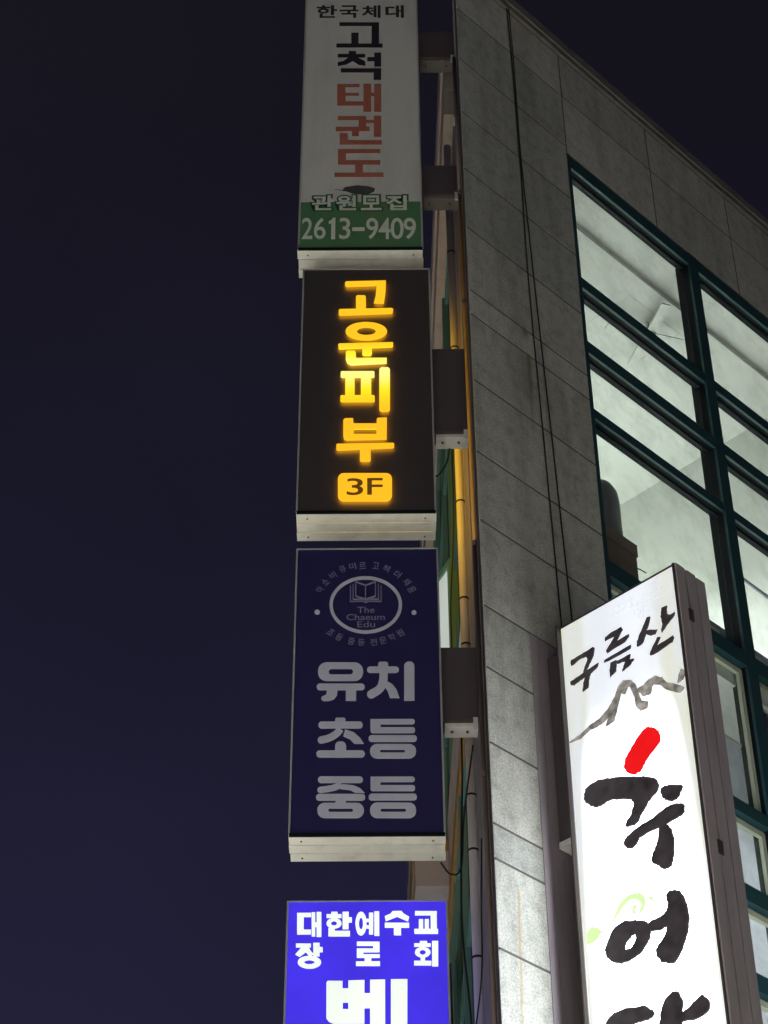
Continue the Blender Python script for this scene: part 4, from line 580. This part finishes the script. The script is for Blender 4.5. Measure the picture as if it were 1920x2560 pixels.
# curtain wall: mullions, transoms, panes
CW = MB().ab(1.102, 1.136, 0.003, 0.10, 5.45, 12.74).build('curtain_wall', M['teal'], BL)
FY0, FY1, GY = 0.003, 0.100, 0.072
MU = [(2.452, 2.556), (3.786, 3.890), (4.98, 5.056)]
for a, b in MU:
    mu = MB().ab(a, b, FY0 - 0.004, FY0 + 0.016, 5.45, 12.74).build('mullion', M['teal'], CW)
    MB().ab(a + .001, b - .001, FY0 + 0.0165, FY1 + 0.03, 5.45, 12.739).build('mullion_core', M['blackframe'], CW)  # core coloured black so its inner sides read as shaded
TR = [(12.615, 12.735), (11.418, 11.512), (10.818, 10.920), (10.250, 10.325), (9.000, 9.115), (7.828, 7.915), (7.235, 7.345), (6.680, 6.790), (5.90, 6.0)]
bays = [(1.136, 2.452), (2.556, 3.786), (3.890, 4.98)]
for z0, z1 in TR:
    for a, b in bays:
        MB().ab(a + 0.0005, b - 0.0005, FY0, FY0 + 0.018, z0, z1).build('transom', M['teal'], CW)
        MB().ab(a + 0.001, b - 0.001, FY0 + 0.0185, FY1, z0 + .001, z1 - .001).build('transom_core', M['blackframe' if z0 > 9.2 else 'teal'], CW)  # upper cores black for shaded soffits, lower ones teal as lit
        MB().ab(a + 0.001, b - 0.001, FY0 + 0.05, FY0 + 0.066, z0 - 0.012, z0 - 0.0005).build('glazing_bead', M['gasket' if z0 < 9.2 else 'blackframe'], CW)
zs = [t for t in TR]
for (z0, _), (_, z1) in zip(zs[:-1], zs[1:]):
    for a, b in bays:
        MB().ab(a + 0.002, b - 0.002, GY, GY + 0.006, z1 + 0.001, z0 - 0.001).build('pane', M['glass'], CW)
        if z0 < 9.2:      # pale inner casement frames on the lower storey
            f = MB(); w_ = 0.035
            f.ab(a + 0.004, a + 0.004 + w_, 0.045, 0.07, z1 + 0.002, z0 - 0.0125); f.ab(b - 0.004 - w_, b - 0.004, 0.045, 0.07, z1 + 0.002, z0 - 0.0125)
            f.ab(a + 0.004 + w_, b - 0.004 - w_, 0.045, 0.07, z0 - 0.0125 - w_, z0 - 0.0125)
            f.build('casement_frame', M['gasket'], CW)

# rooms behind the glass
def floorplate(name, z0, z1, mat, d0=0.105, s0=0.35, s1=4.26):
    mb = MB(); mb.plate([[(s0, d0), (s1, d0), (s1, s1 * 0.98), (s0, max(d0 + .02, s0 * 0.8))]], z0, z1)
    mb.v = [Vector((p.x, p.z, p.y)) for p in mb.v]
    return mb.build(name, mat, BL)
floorplate('ceiling', 12.600, 12.735, M['ceil'], 0.345)
MB().ab(0.3, 4.26, 0.105, 0.3448, 12.655, 12.735).build('curtain_recess', M['ceil'], BL)
floorplate('floor_slab', 8.90, 9.0, M['ceil'])
MB().ab(4.20, 4.30, 0.105, 4.4, 9.0, 12.74).build('partition_wall', M['plaster'], BL)
mb = MB(); bbox_B(mb, 0.2, 6.2, -0.20, -0.141, 5.5, 12.7); mb.build('inner_wall', M['plaster'], BL)
floorplate('floor_slab', 5.35, 5.44, M['slab'])
MB().ab(4.20, 4.30, 0.105, 4.4, 5.44, 8.9).build('partition_wall', M['plaster'], BL)
# square ceiling panel with the fan below it
hp = MB(); 
for a in ((2.37, 2.382, .50, 1.10), (2.958, 2.97, .50, 1.10), (2.382, 2.958, .50, .512), (2.382, 2.958, 1.088, 1.10)): hp.ab(*a, 12.5985, 12.5997)
hp.build('ceiling_hatch', M['hatch'], BL)

# side front B: dark corner panel, stone bands, window strips
mb = MB(); bbox_B(mb, 0.085, 0.62, -0.03, 0.0, 4.0, 13.84); mb.build('corner_panel', M['brown'], BL)
mb = MB(); bbox_B(mb, 0.036, 0.080, -0.025, 0.004, 4.0, 13.84); mb.build('corner_trim', M['brown'], BL)
mb = MB(); bbox_B(mb, 0.20, 0.235, 0.0005, 0.012, 4.0, 13.84); mb.build('corner_rib', M['greywall'], BL)
mb = MB(); bbox_B(mb, 0.62, 1.25, -0.03, 0.006, 4.0, 13.0); mb.build('render_pier', M['greywall'], BL)
for z0, z1, o in ((13.62, 13.95, 0.080), (13.30, 13.60, 0.062), (13.02, 13.28, 0.075)):
    mb = MB(); bbox_B(mb, 0.66, 13.4, -0.03, o, z0, z1); mb.build('stone_band', M['beige'], BL)
for zb, zt in ((9.35, 12.9), (5.4, 8.45)):
    mb = MB(); bbox_B(mb, 1.25, 12.6, -0.03, -0.012, zb, zt); mb.build('window_strip', M['darkglass'], BL)
    ws = BL.children[-1]
    for k, t in enumerate((1.28, 2.35, 3.45, 4.55, 5.65, 6.75, 7.85, 8.95, 10.05, 11.15)):
        mb = MB(); bbox_B(mb, t, t + 0.07, -0.011, 0.022 + 0.012 * (k % 2), zb, zt); mb.build('mullion', M['teal_side'], ws)
    for z in (zb, zb + 0.9, zt - 1.05, zt - 0.07):
        mb = MB(); bbox_B(mb, 1.36, 11.1, -0.011, 0.014, z, z + 0.06); mb.build('rail', M['teal_side'], ws)
mb = MB(); bbox_B(mb, 1.25, 12.6, -0.03, 0.035, 8.47, 8.62); mb.build('sill_band', M['wood'], BL)
mb = MB(); bbox_B(mb, 1.25, 12.6, -0.03, 0.02, 8.64, 9.33); mb.build('stone_band', M['beige'], BL)
# top-hung sash pushed open
def sash(t0, t1, ztop, h, ang, lit):
    o = empty('open_sash', Bp(t0, 0.02, ztop)); o.parent = BL
    a = math.radians(ang); dn = -Z * math.cos(a) + nb * math.sin(a); nn = nb * math.cos(a) + Z * math.sin(a)
    f = MB(); L_ = t1 - t0
    f.box((0, 0, 0), ub * L_, nn * 0.035, dn * 0.05); f.box(dn * (h - 0.05), ub * L_, nn * 0.035, dn * 0.05)
    f.box(dn * 0.05, ub * 0.05, nn * 0.035, dn * (h - 0.1)); f.box(dn * 0.05 + ub * (L_ - 0.05), ub * 0.05, nn * 0.035, dn * (h - 0.1))
    f.build('sash_frame', M['teal_side'], o)
    p = MB(); p.box(dn * 0.051 + ub * 0.051 + nn * 0.012, ub * (L_ - 0.102), nn * 0.006, dn * (h - 0.102)); p.build('pane', lit, o)
cs = empty('open_casement', Bp(1.711, 0.05, 9.84)); cs.parent = BL
ca = math.radians(22); ce = ub * math.cos(ca) + nb * math.sin(ca); cn = nb * math.cos(ca) - ub * math.sin(ca)
f = MB(); f.box((0, 0, 0), ce * .5, cn * .03, -Z * .045); f.box(-Z * 1.105, ce * .5, cn * .03, -Z * .045); f.box(-Z * .0455, ce * .04, cn * .03, -Z * 1.059); f.box(-Z * .0455 + ce * .46, ce * .04, cn * .03, -Z * 1.059)
f.build('casement_frame', M['teal_side'], cs)
MB().box(-Z * .046 + ce * .0405 + cn * .01, ce * .419, cn * .006, -Z * 1.058).build('pane', M['glowpane'], cs)  # pane emits to stand in for light caught on frosted glass
sash(2.44, 3.43, 7.9, 0.85, 7, M['glass'])
mb = MB(); bbox_B(mb, 4.0, 4.7, 0.0225, 0.26, 8.74, 9.02); mb.build('duct_box', M['greywall'], BL)
mb = MB(); bbox_B(mb, 3.99, 4.71, 0.0225, 0.27, 9.021, 9.10); mb.build('duct_lid', M['wood'], BL)

# ================================================================ things on and in the building
def local_to_world(p): return BL.matrix_basis @ Vector(p)
BL.rotation_euler = (0, 0, ANG)
RM = Matrix.Translation((CX, CY, 0)) @ Matrix.Rotation(ANG, 4, 'Z')
def Wp(s, d, z): return RM @ Vector((s, d, z))
def WB(t, off, z): return RM @ Bp(t, off, z)
def smooth(pts, n=6):
    P = [Vector(p) for p in pts]; E = [2 * P[0] - P[1]] + P + [2 * P[-1] - P[-2]]; out = []
    for i in range(1, len(E) - 2):
        a, b, c, d = E[i - 1:i + 3]
        for k in range(n):
            t = k / n
            out.append(0.5 * ((2 * b) + (c - a) * t + (2 * a - 5 * b + 4 * c - d) * t * t + (3 * b - a - 3 * c + d) * t ** 3))
    return out + [P[-1]]
def cord(name, pts, r, label, cat, mat='black', group=None):
    pts = smooth(pts); o = pts[-1].copy()
    mb = MB().tube([p - o for p in pts], r, 6); ob = mb.build(name, M[mat], None, True); ob.location = o
    return tag(ob, label, cat, group)

cord('cable', [Wp(.531, -.012, 13.98), Wp(.536, -.014, 13.6), Wp(.550, -.012, 13.2), Wp(.556, -.016, 12.2), Wp(.558, -.012, 11.4), Wp(.562, -.016, 10.7), Wp(.60, -.014, 9.5), Wp(.628, -.012, 8.54), Wp(.64, -.012, 7.9)], 0.0045, 'black cable hanging down the granite pier, nearer the sharp corner', 'cable')
cord('cable', [Wp(.545, -.016, 13.99), Wp(.55, -.02, 13.6), Wp(.558, -.02, 13.2), Wp(.566, -.016, 12.3), Wp(.592, -.018, 11.5), Wp(.628, -.014, 10.75), Wp(.672, -.016, 9.7), Wp(.722, -.013, 8.59), Wp(.748, -.012, 7.9)], 0.0045, 'black cable hanging down the granite pier, nearer the big window', 'cable')

gp = empty('gas_pipe', WB(0.15, 0.022, 0)); tag(gp, 'thin orange yellow gas pipe running up the sharp building corner', 'pipe')
gp.rotation_euler = (0, 0, ANG + BETA)
MB().tube([(0, 0, 8.72), (0, 0, 10), (0, 0, 11.6)], 0.0115, 10).build('pipe_run', M['gaspipe'], gp, True)
MB().tube([(0, 0, 4), (0, 0, 8.7)], 0.0125, 10).build('unlit_run', M['unlit_pipe'], gp, True)
MB().tube([(0, 0, 11.62), (0, 0, 13.0)], 0.0125, 10).build('unlit_run', M['unlit_pipe'], gp, True)
for z in (5.6, 7.2, 8.7, 10.6, 11.6): MB().tube([(0, 0, z), (0, 0, z + 0.03)], 0.015, 10).build('clip', M['unlit_pipe'], gp)

dp = empty('drain_pipe', WB(0.86, 0.046, 0)); tag(dp, 'pale plastic drain pipe strapped with black ties behind the projecting signs', 'pipe')
dp.rotation_euler = (0, 0, ANG + BETA)
MB().tube([(0, 0, 3.2), (0, 0, 8), (0, 0, 12.9)], 0.026, 14).build('pipe_run', M['pvc'], dp, True)
for z in (6.0, 6.55, 7.18, 7.52, 8.40, 8.53, 8.86, 9.6, 10.9, 11.8): MB().tube([(0, 0, z), (0, 0, z + 0.012)], 0.0283, 14).build('strap', M['black'], dp)

def wb(*L): return [WB(*p) for p in L]
cord('wire', wb((.75, .09, 8.35), (.72, .10, 7.6), (.70, .12, 7.1), (.66, .13, 6.6), (.62, .10, 6.0), (.60, .10, 5.2)), 0.005, 'black wire sagging beside the pale drain pipe below the navy sign', 'wire')
cord('wire', wb((.50, .05, 7.62), (.70, .10, 7.3), (.74, .12, 7.02), (.66, .18, 6.93), (.56, .235, 6.94)), 0.005, 'black wire looping from the navy sign underside to the drain pipe', 'wire')
cord('wire', wb((.42, .03, 7.0), (.43, .045, 6.6), (.50, .05, 6.3), (.60, .09, 6.02), (.72, .13, 5.95), (.66, .16, 5.8)), 0.004, 'thin black wire curling towards the blue church sign', 'wire')
cord('wire', wb((.46, .12, 9.72), (.47, .14, 9.6), (.44, .19, 9.47), (.40, .225, 9.42)), 0.005, 'short black wire from bracket to the black sign edge', 'wire')
cord('wire', wb((.46, .11, 9.72), (.75, .10, 9.3), (.95, .12, 8.9), (1.0, .12, 8.55), (.98, .15, 8.42)), 0.004, 'long thin black wire dangling in front of the open side window', 'wire')
for q in range(3):
    cord('wire', wb((.62 + .02 * q, .20 + .008 * q, 6.4), (.60, .195 + .01 * q, 6.0), (.56 + .03 * q, .17 + .012 * q, 5.6), (.5, .17, 5.2)), 0.006, 'black wire in the bundle running down behind the blue church sign', 'wire', group='wires bundled behind the blue sign')

# things seen through the upper glass
fan = empty('ceiling_fan', Wp(2.69, 0.60, 12.46), ANG); tag(fan, 'white ceiling fan with four blades seen through the top window pane', 'fan')
MB().tube([(0, 0, 0), (0, 0, .13)], 0.018, 10).build('rod', M['plaster'], fan, True)
MB().tube([(0, 0, -.03), (0, 0, .03)], [0.05, 0.06], 14).build('hub', M['plaster'], fan, True)
for k in range(4):
    a = math.radians(62 + 90 * k); e = Vector((math.cos(a), math.sin(a), 0)); n = Vector((-e.y, e.x, 0))
    MB().box(e * 0.04 - n * 0.034, e * 0.30, n * 0.068, Vector((0, 0, 0.012)) + n * 0.004).build('blade', M['plaster'], fan)

tag(MB().ab(0, 0.62, 0, 0.34, 0, 0.28).build('storage_chest', M['card']), 'long dark brown chest on the sill inside the big window', 'chest')
o = bpy.data.objects['storage_chest']; o.location = Wp(1.15, 0.13, 9.0); o.rotation_euler = (0, 0, ANG)
cb = empty('cardboard_box', Wp(1.15, 0.15, 9.282), ANG); tag(cb, 'brown cardboard box standing on the chest inside the big window', 'box')
MB().ab(0, 0.47, 0, 0.30, 0, 0.29).build('carton', M['card'], cb); MB().ab(-.004, .474, -.01, -.001, .2, .293).build('flap', M['card'], cb)
pj = empty('plastic_jar', Wp(1.50, 0.32, 9.576), ANG); tag(pj, 'rounded grey plastic water jar standing on the cardboard box', 'jar')
MB().tube([(0, 0, 0), (0, 0, .02), (0, 0, .34), (0, 0, .43), (0, 0, .49), (0, 0, .515), (0, 0, .52)], [.135, .14, .14, .132, .105, .05, .01], 24).build('body', M['jar'], pj, True)
MB().tube(smooth([(.135, 0, .30), (.185, 0, .28), (.19, 0, .20), (.14, 0, .17)]), 0.014, 8).build('handle', M['jar'], pj, True)
cord('twig', [Wp(1.60, .2, 9.42), Wp(1.68, .2, 9.46), Wp(1.80, .22, 9.50)], 0.004, 'thin twig poking out beside the cardboard box in the window', 'twig')
for a, b, lab in ((1.84, 2.44, 'blue grey window rail with pale strips behind the signboard side'), (2.575, 3.77, 'blue grey window rail with pale strips in the bay beyond the mullion')):
    wr = empty('window_rail', Wp(a, 0.12, 9.116), ANG); tag(wr, lab, 'rail')
    MB().ab(0, b - a, 0, 0.05, 0, 0.22).build('rail_box', M['bluegrey'], wr)
    for k in range(2):
        w_ = (b - a) / 2; MB().ab(k * w_ + .02, (k + 1) * w_ - .08, -0.012, -0.001, .13, .165).build('strip', M['plaster'], wr)
cord('curtain_rod', [Wp(2.95, .30, 10.16), Wp(3.3, .30, 10.15), Wp(3.75, .30, 10.14)], 0.014, 'grey curtain rod hanging inside the window bay beyond the mullion', 'rod', 'bluegrey')
# lower storey: white blind, and a dark sheet standing in for an unlit bay
bl = empty('window_sheet', Wp(1.145, 0.125, 5.5), ANG); tag(bl, 'glowing white roller blind behind the lower window beside the signboard', 'blind')
MB().ab(0, 1.30, 0, 0.004, 0, 2.95).build('fabric', M['blind'], bl); MB().ab(0, 1.30, -.006, .010, 2.951, 2.975).build('hem_bar', M['plaster'], bl)
bl = empty('window_sheet', Wp(2.565, 0.125, 5.5), ANG); tag(bl, 'dark mauve sheet standing in for the unlit room in the lower window beyond the mullion', 'blind')
MB().ab(0, 1.21, 0, 0.004, 0, 3.36).build('fabric', M['dark_sheet'], bl); MB().ab(0, 1.21, -.006, .010, 3.361, 3.38).build('hem_bar', M['plaster'], bl)
# room lamps, out of sight behind the granite pier
def room_lamp(s, d, z, power, label):
    r = empty('tube_lamp', Wp(s, d, z), ANG + BETA); tag(r, label, 'lamp')
    MB().ab(-.62, .62, -.04, .04, .02, .06).build('housing', M['plaster'], r)
    MB().tube([(-.6, 0, 0), (.6, 0, 0)], 0.016, 10).build('tube', M['lamp'], r)
    l = bpy.data.lights.new('tube_light', 'AREA'); l.shape = 'RECTANGLE'; l.size = 1.2; l.size_y = 0.06; l.energy = power; l.color = (0.955, 1.0, 0.975)
    lo = bpy.data.objects.new('tube_light', l); COL.objects.link(lo); lo.parent = r; lo.location = (0, 0, -.03)
room_lamp(2.75, 2.30, 11.3, 138, 'fluorescent tube lamp in the upper room')
room_lamp(3.75, 3.35, 11.3, 138, 'second fluorescent tube lamp in the upper room, by its partition')
room_lamp(2.2, 1.35, 8.0, 95, 'fluorescent tube lamp in the lower room behind the white blind')
# ================================================================ projecting signs
TH = 0.25
def cabinet(root, w, h, face, rear, panels=3, th=TH):
    """box sign in its own frame: face looks to -Y, lower left corner at the origin"""
    b = MB(); t = 0.02
    b.ab(0, t, 0.004, th, 0, h); b.ab(w - t, w, 0.004, th, 0, h); b.ab(t, w - t, 0.004, th, h - t, h)
    b.build('cabinet', M['alu'], root)
    MB().ab(t * .3, w - t * .3, 0.0, 0.0035, 0.002, h - 0.002).build('face_panel', face, root)
    MB().ab(t + .001, w - t - .001, th - .02, th - .004, 0.03, h - t - .001).build('rear_panel', rear, root)
    e = MB(); e.ab(-.004, t * .3 - .0005, -.006, .0035, -.004, h + .004); e.ab(w - t * .3 + .0005, w + .004, -.006, .0035, -.004, h + .004)
    e.ab(t * .3, w - t * .3, -.006, .0035, h - .0015, h + .004)
    e.build('edge_trim', M['aluedge'], root)
    MB().ab(.0, w, -.0075, .0028, -.0155, .003).build('bottom_lip', M['blackframe'], root)
    pw = th / panels
    for k in range(panels):
        j = random.uniform(-.004, .004)
        p = MB().ab(-.003 + j, w + .003 + j, k * pw + .003, (k + 1) * pw - .006, -.014 - random.uniform(0, .003), -.0005).build('underside_board', M['alu'], root)
        if k != 1:
            for u in (0.06, w - 0.06): MB().tube([(u, k * pw + pw * .5, -.0205), (u, k * pw + pw * .5, -.013)], .005, 8).build('screw', M['screw'], p)

def bracket(root, x0, x1, z0, z1, y0=0.055, dep=0.10, plate='steel'):
    MB().ab(x0, x1, y0, y0 + dep, z0, z1).build('bracket_cover', M['cover'], root)
    MB().ab(x0 + .012, x1 - .004, y0 + .004, y0 + dep + .01, z0 - .022, z0 - .0005).build('bracket_plate', M[plate], root)
    for u in (x0 + .05, x1 - .06):
        MB().tube([(u, y0 + dep * .5, z0 - .031), (u, y0 + dep * .5, z0 - .0215)], .008, 6).build('bolt', M['screw'], root)
    MB().ab(x0 + .001, x1 - .001, y0 - .004, y0 - .0005, z0 + .004, z0 + .018).build('rust_strip', M['screw'], root)
    MB().ab(x1 - .03, x1 - .005, y0 - .006, y0 + .003, z0 - .045, z0 + .03).build('bracket_clamp', M['steel'], root)

def letters(root, key, mats, dep=0.003, base=-0.0005, name='letter', step=0.0004, names=None):
    for l, shapes in PRINT[key]:
        m = mats(l)
        if m is None: continue
        mb = MB()
        for k, loops in enumerate(shapes): mb.plate(loops, base - dep - step * k, base)
        mb.build((names or {}).get(l, name), m, root)

def swell(lp, d):
    area = sum(lp[i - 1][0] * lp[i][1] - lp[i][0] * lp[i - 1][1] for i in range(len(lp)))
    sg = 1 if area > 0 else -1; out = []
    for i in range(len(lp)):
        (x0, y0), (x1, y1), (x2, y2) = lp[i - 2 if i > 1 else i - 2], lp[i], lp[(i + 2) % len(lp)]
        tx, ty = x2 - x0, y2 - y0; n = math.hypot(tx, ty) or 1
        out.append((x1 + sg * ty / n * d, y1 - sg * tx / n * d))
    return out

# --- white and green taekwondo sign
ox, oz = -0.537, 11.26
S1 = empty('projecting_sign', (ox, 9.0, oz)); tag(S1, 'faded white projecting sign with green phone number band, topmost of the stack', 'sign', 'signs stacked at the building corner')
cabinet(S1, 0.795, 2.92, M['board_white'], M['board_white'])
MB().ab(.008, .787, -.0022, -.0005, .006, .439).build('green_band', M['board_green'], S1)
letters(S1, 'sign1', lambda l: {'go': M['ink'], 'cheok': M['ink'], 'smudge': M['smudge']}.get(l, M['redink']), dep=.002, names={'smudge': 'torn_patch'})
for ch, u, w, a, b, r in TYPE['sign1']:
    if ch in '관원모집':
        type_mesh('letter_outline', ch, u, w, a, b, r, -.0034, M['greenink'], S1, .085, .026)
        type_mesh('letter', ch, u, w, a, b, r, -.0042, M['whiteink'], S1, .022)
    elif ch in '한국체대': type_mesh('letter', ch, u, w, a, b, r, -.0030, M['ink'], S1, .028)
    elif ch == '1': MB().plate([[(u - a * .12, w - b / 2), (u + a / 2, w - b / 2), (u + a / 2, w + b / 2), (u + a * .15, w + b / 2), (u - a * .1, w + b * .40), (u - a / 2, w + b * .34), (u - a / 2, w + b * .20), (u - a * .12, w + b * .26)]], -.0036, -.0024).build('digit', M['whiteink'], S1)
    else: type_mesh('digit', ch, u, w, a, b, r, -.0036, M['whiteink'], S1, .010)
bracket(S1, .80, 1.055, 13.259 - oz, 13.56 - oz, plate='dirtysteel'); bracket(S1, .80, 1.045, 11.82 - oz, 12.12 - oz, plate='dirtysteel')

# --- black sign with amber halo letters
ox, oz = -0.499, 9.075
S2 = empty('projecting_sign', (ox, 9.0, oz)); tag(S2, 'black projecting sign with glowing amber letters and a 3F badge', 'sign', 'signs stacked at the building corner')
cabinet(S2, 0.794, 1.99, M['board_black'], M['amber_rear_fill'])  # unseen glowing rear added to throw amber light on the drain pipe
for l, shapes in PRINT['sign2']:            # letters stand off the board, hidden glow plates added behind imitate lens bloom
    shapes = [[[(u, v - .014) for u, v in lp] for lp in loops] for loops in shapes]
    mb = MB(); hb = MB()
    for k, loops in enumerate(shapes):
        mb.plate(loops, -.0205 - .0004 * k, -.0165)
        hb.plate([swell(lp, -.006 if j == 0 else .020) if min(max(p[0] for p in lp) - min(p[0] for p in lp), max(p[1] for p in lp) - min(p[1] for p in lp)) > .018 else lp for j, lp in enumerate(loops)], -.0162, -.0155 + .0003 * k)
    lt = mb.build('floor_badge' if l == 'floor_badge' else 'letter', M['amber'], S2)
    hb.build('bloom_plate', M['halo'], lt)
for ch, u, w, a, b, r in TYPE['sign2']: type_mesh('digit', ch, u, w - .014, a, b, r, -.0220, M['amber_dark'], S2, .010)
bracket(S2, .799, 1.005, 9.715 - oz, 10.415 - oz)

# --- navy school sign
ox, oz = -0.490, 6.96
S3 = empty('projecting_sign', (ox, 9.0, oz)); tag(S3, 'unlit navy blue projecting sign with round book emblem and grey rounded letters', 'sign', 'signs stacked at the building corner')
cabinet(S3, 0.788, 1.84, M['board_navy'], M['board_navy'])
letters(S3, 'sign3', lambda l: M['lilac_dim'] if l in ('book',) else M['lilac'], dep=.002, names={'ring': 'emblem_ring', 'book': 'emblem_book', 'dot': 'emblem_dot'})
for ch, u, w, a, b, r in TYPE['sign3']:
    if len(ch) > 1: type_mesh('emblem_word', ch, u, w, a, b, r, -.0028, M['lilac_dim'], S3, .006)
    else: type_mesh('arc_letter', ch, u, w, a * .92, b * .92, r, -.0028, M['lilac_dim'], S3, .008)
bracket(S3, .793, .985, 7.666 - oz, 8.155 - oz)

# --- lit blue church sign
ox, oz = -0.487, 4.60
S4 = empty('projecting_sign', (ox, 9.0, oz)); tag(S4, 'brightly lit blue projecting sign with white church letters, lowest of the stack', 'sign', 'signs stacked at the building corner')
cabinet(S4, 0.784, 1.977, M['blue_lit'], M['blue_lit'])
letters(S4, 'sign4', lambda l: M['white_lit'], dep=.002)
bracket(S4, .79, .985, .6, 1.1)

# --- tall white restaurant sign standing off front A
SW = 0.4608
S5 = empty('projecting_sign', Wp(SW, -0.134, 4.60), ANG - math.pi / 2)
tag(S5, 'glowing white projecting sign with black brush calligraphy and a red stroke', 'sign')
w5, h5, t5 = 0.797, 3.587, 0.243
fr = MB(); fr.ab(0, .008, -.034, t5, 0, h5); fr.ab(w5 - .012, w5, -.014, t5, 0, h5); fr.ab(.012, w5 - .012, -.006, t5, h5 - .012, h5); fr.ab(.012, w5 - .012, -.006, t5, 0, .012)
fr.build('cabinet', M['brown'], S5)
MB().ab(.0125, w5 - .0125, -.004, 0.0, .0125, h5 - .0125).build('face_panel', M['white_face'], S5)
MB().ab(.0125, w5 - .0125, t5 - .02, t5 - .01, .0125, h5 - .0125).build('rear_panel', M['white_face'], S5)
pw = t5 / 3
for k in range(3):
    MB().ab(w5 + .0005, w5 + .010 + .002 * (k % 2), -.012 + k * (pw + .004) + .005, -.012 + (k + 1) * (pw + .004) - .008, .004, h5 - .002 - .003 * k).build('side_board', M['sidegrey'], S5)
for z in (h5 - .30, 1.93):
    MB().ab(w5 + .012, w5 + .02, .052, .085, z - .045, z + .03).build('latch', M['brown'], S5)
MT = {'mountain': 'wash', 'red_stroke': 'redfilm', 'vine': 'greenfilm', 'cloud': 'cloudfilm'}
NM = {'mountain': 'mountain_drawing', 'red_stroke': 'red_stroke', 'vine': 'green_vine', 'cloud': 'cloud_line'}
for l, shapes in PRINT['white']:
    mb = MB(); edge = MB()
    rnd = random.Random(len(shapes))
    for k, loops in enumerate(shapes):
        L2 = []
        for lp in loops:            # dry-brush edge: subdivide and roughen a little
            amp = 0.0 if l == 'cloud' else (0.0035 if l in ('chu', 'eo', 'tang', 'red_stroke', 'vine') else 0.0022)
            q = []
            for i in range(len(lp)):
                p0, p1, p2, p3 = (lp[(i + d) % len(lp)] for d in (-1, 0, 1, 2))
                nseg = 1 if l == 'cloud' else 4
                for s_ in range(nseg):
                    t = s_ / nseg
                    if l in ('chu', 'eo', 'tang', 'red_stroke', 'vine'):
                        f = lambda a, b, c, d: 0.5 * (2 * b + (c - a) * t + (2 * a - 5 * b + 4 * c - d) * t * t + (3 * b - a - 3 * c + d) * t ** 3)
                    else:
                        f = lambda a, b, c, d: b + (c - b) * t
                    q.append((f(p0[0], p1[0], p2[0], p3[0]) + rnd.uniform(-amp, amp), f(p0[1], p1[1], p2[1], p3[1]) + rnd.uniform(-amp, amp)))
            L2.append(q)
        L2 = [swell(lp, .003 if j == 0 else -.003) for j, lp in enumerate(L2)] if l in ('chu', 'eo', 'tang') else [swell(lp, .006) for lp in L2] if l == 'mountain' else L2
        mb.plate(L2, -.0075 - .0003 * k, -.0062)
        if l in ('chu', 'eo', 'tang', 'gu', 'reum', 'san'):
            grow = 0.007 if l in ('chu', 'eo', 'tang') else 0.003
            edge.plate([swell(lp, grow if j == 0 else -grow * .6) for j, lp in enumerate(L2)], -.0052 - .0002 * k, -.0042)
    if edge.v: edge.build('letter_halo_rim', M['calli_edge'], S5)
    mb.build(NM.get(l, 'letter'), M[MT.get(l, 'calli')], S5)
# its bracket, and mounting panels toned to give the soft shade on the pier
for a, b in ((-.095, -.030), (-.027, .052), (.055, .17)):
    MB().ab(-.1335, -.130, a, b, -.6, 3.575).build('mounting_shade_panel', M['mauve'], S5)
MB().ab(-.1215, -.002, .03, t5 - .03, 2.32, 3.46).build('bracket_cover', M['cover'], S5)
MB().ab(-.1215, -.001, .02, t5 - .02, 2.285, 2.319).build('bracket_plate', M['steel'], S5)

# ================================================================ street lamps standing in the road, behind the viewer
def street_lamp(x, y, turn, power, label):
    r = empty('street_lamp', (x, y, 0), turn); tag(r, label, 'street lamp', 'street lamps along the road')
    MB().tube([(0, 0, 0), (0, 0, .6), (0, 0, 6.6)], [.11, .08, .055], 14).build('post', M['post'], r, True)
    MB().tube(smooth([(0, 0, 6.58), (.1, 0, 6.95), (.6, 0, 7.1), (1.2, 0, 7.1)]), .035, 10).build('arm', M['post'], r, True)
    MB().ab(1.0, 1.6, -.12, .12, 7.08, 7.2).build('lamp_head', M['post'], r)
    l = bpy.data.lights.new('lamp_light', 'SPOT'); l.energy = power; l.color = (1.0, 0.99, 0.90); l.spot_size = math.radians(128); l.spot_blend = 0.5; l.shadow_soft_size = 0.12
    lo = bpy.data.objects.new('lamp_light', l); COL.objects.link(lo); lo.parent = r; lo.location = (1.3, 0, 7.04)
street_lamp(-4.2, 6.5, 0.3, 15000, 'tall grey street lamp on the open side of the stacked signs')
street_lamp(4.5, -1.0, 2.2, 8500, 'tall grey street lamp on the far kerb facing the granite front')
street_lamp(-3.5, -3.5, 0.8, 9500, 'tall grey street lamp across the road from the sharp corner')
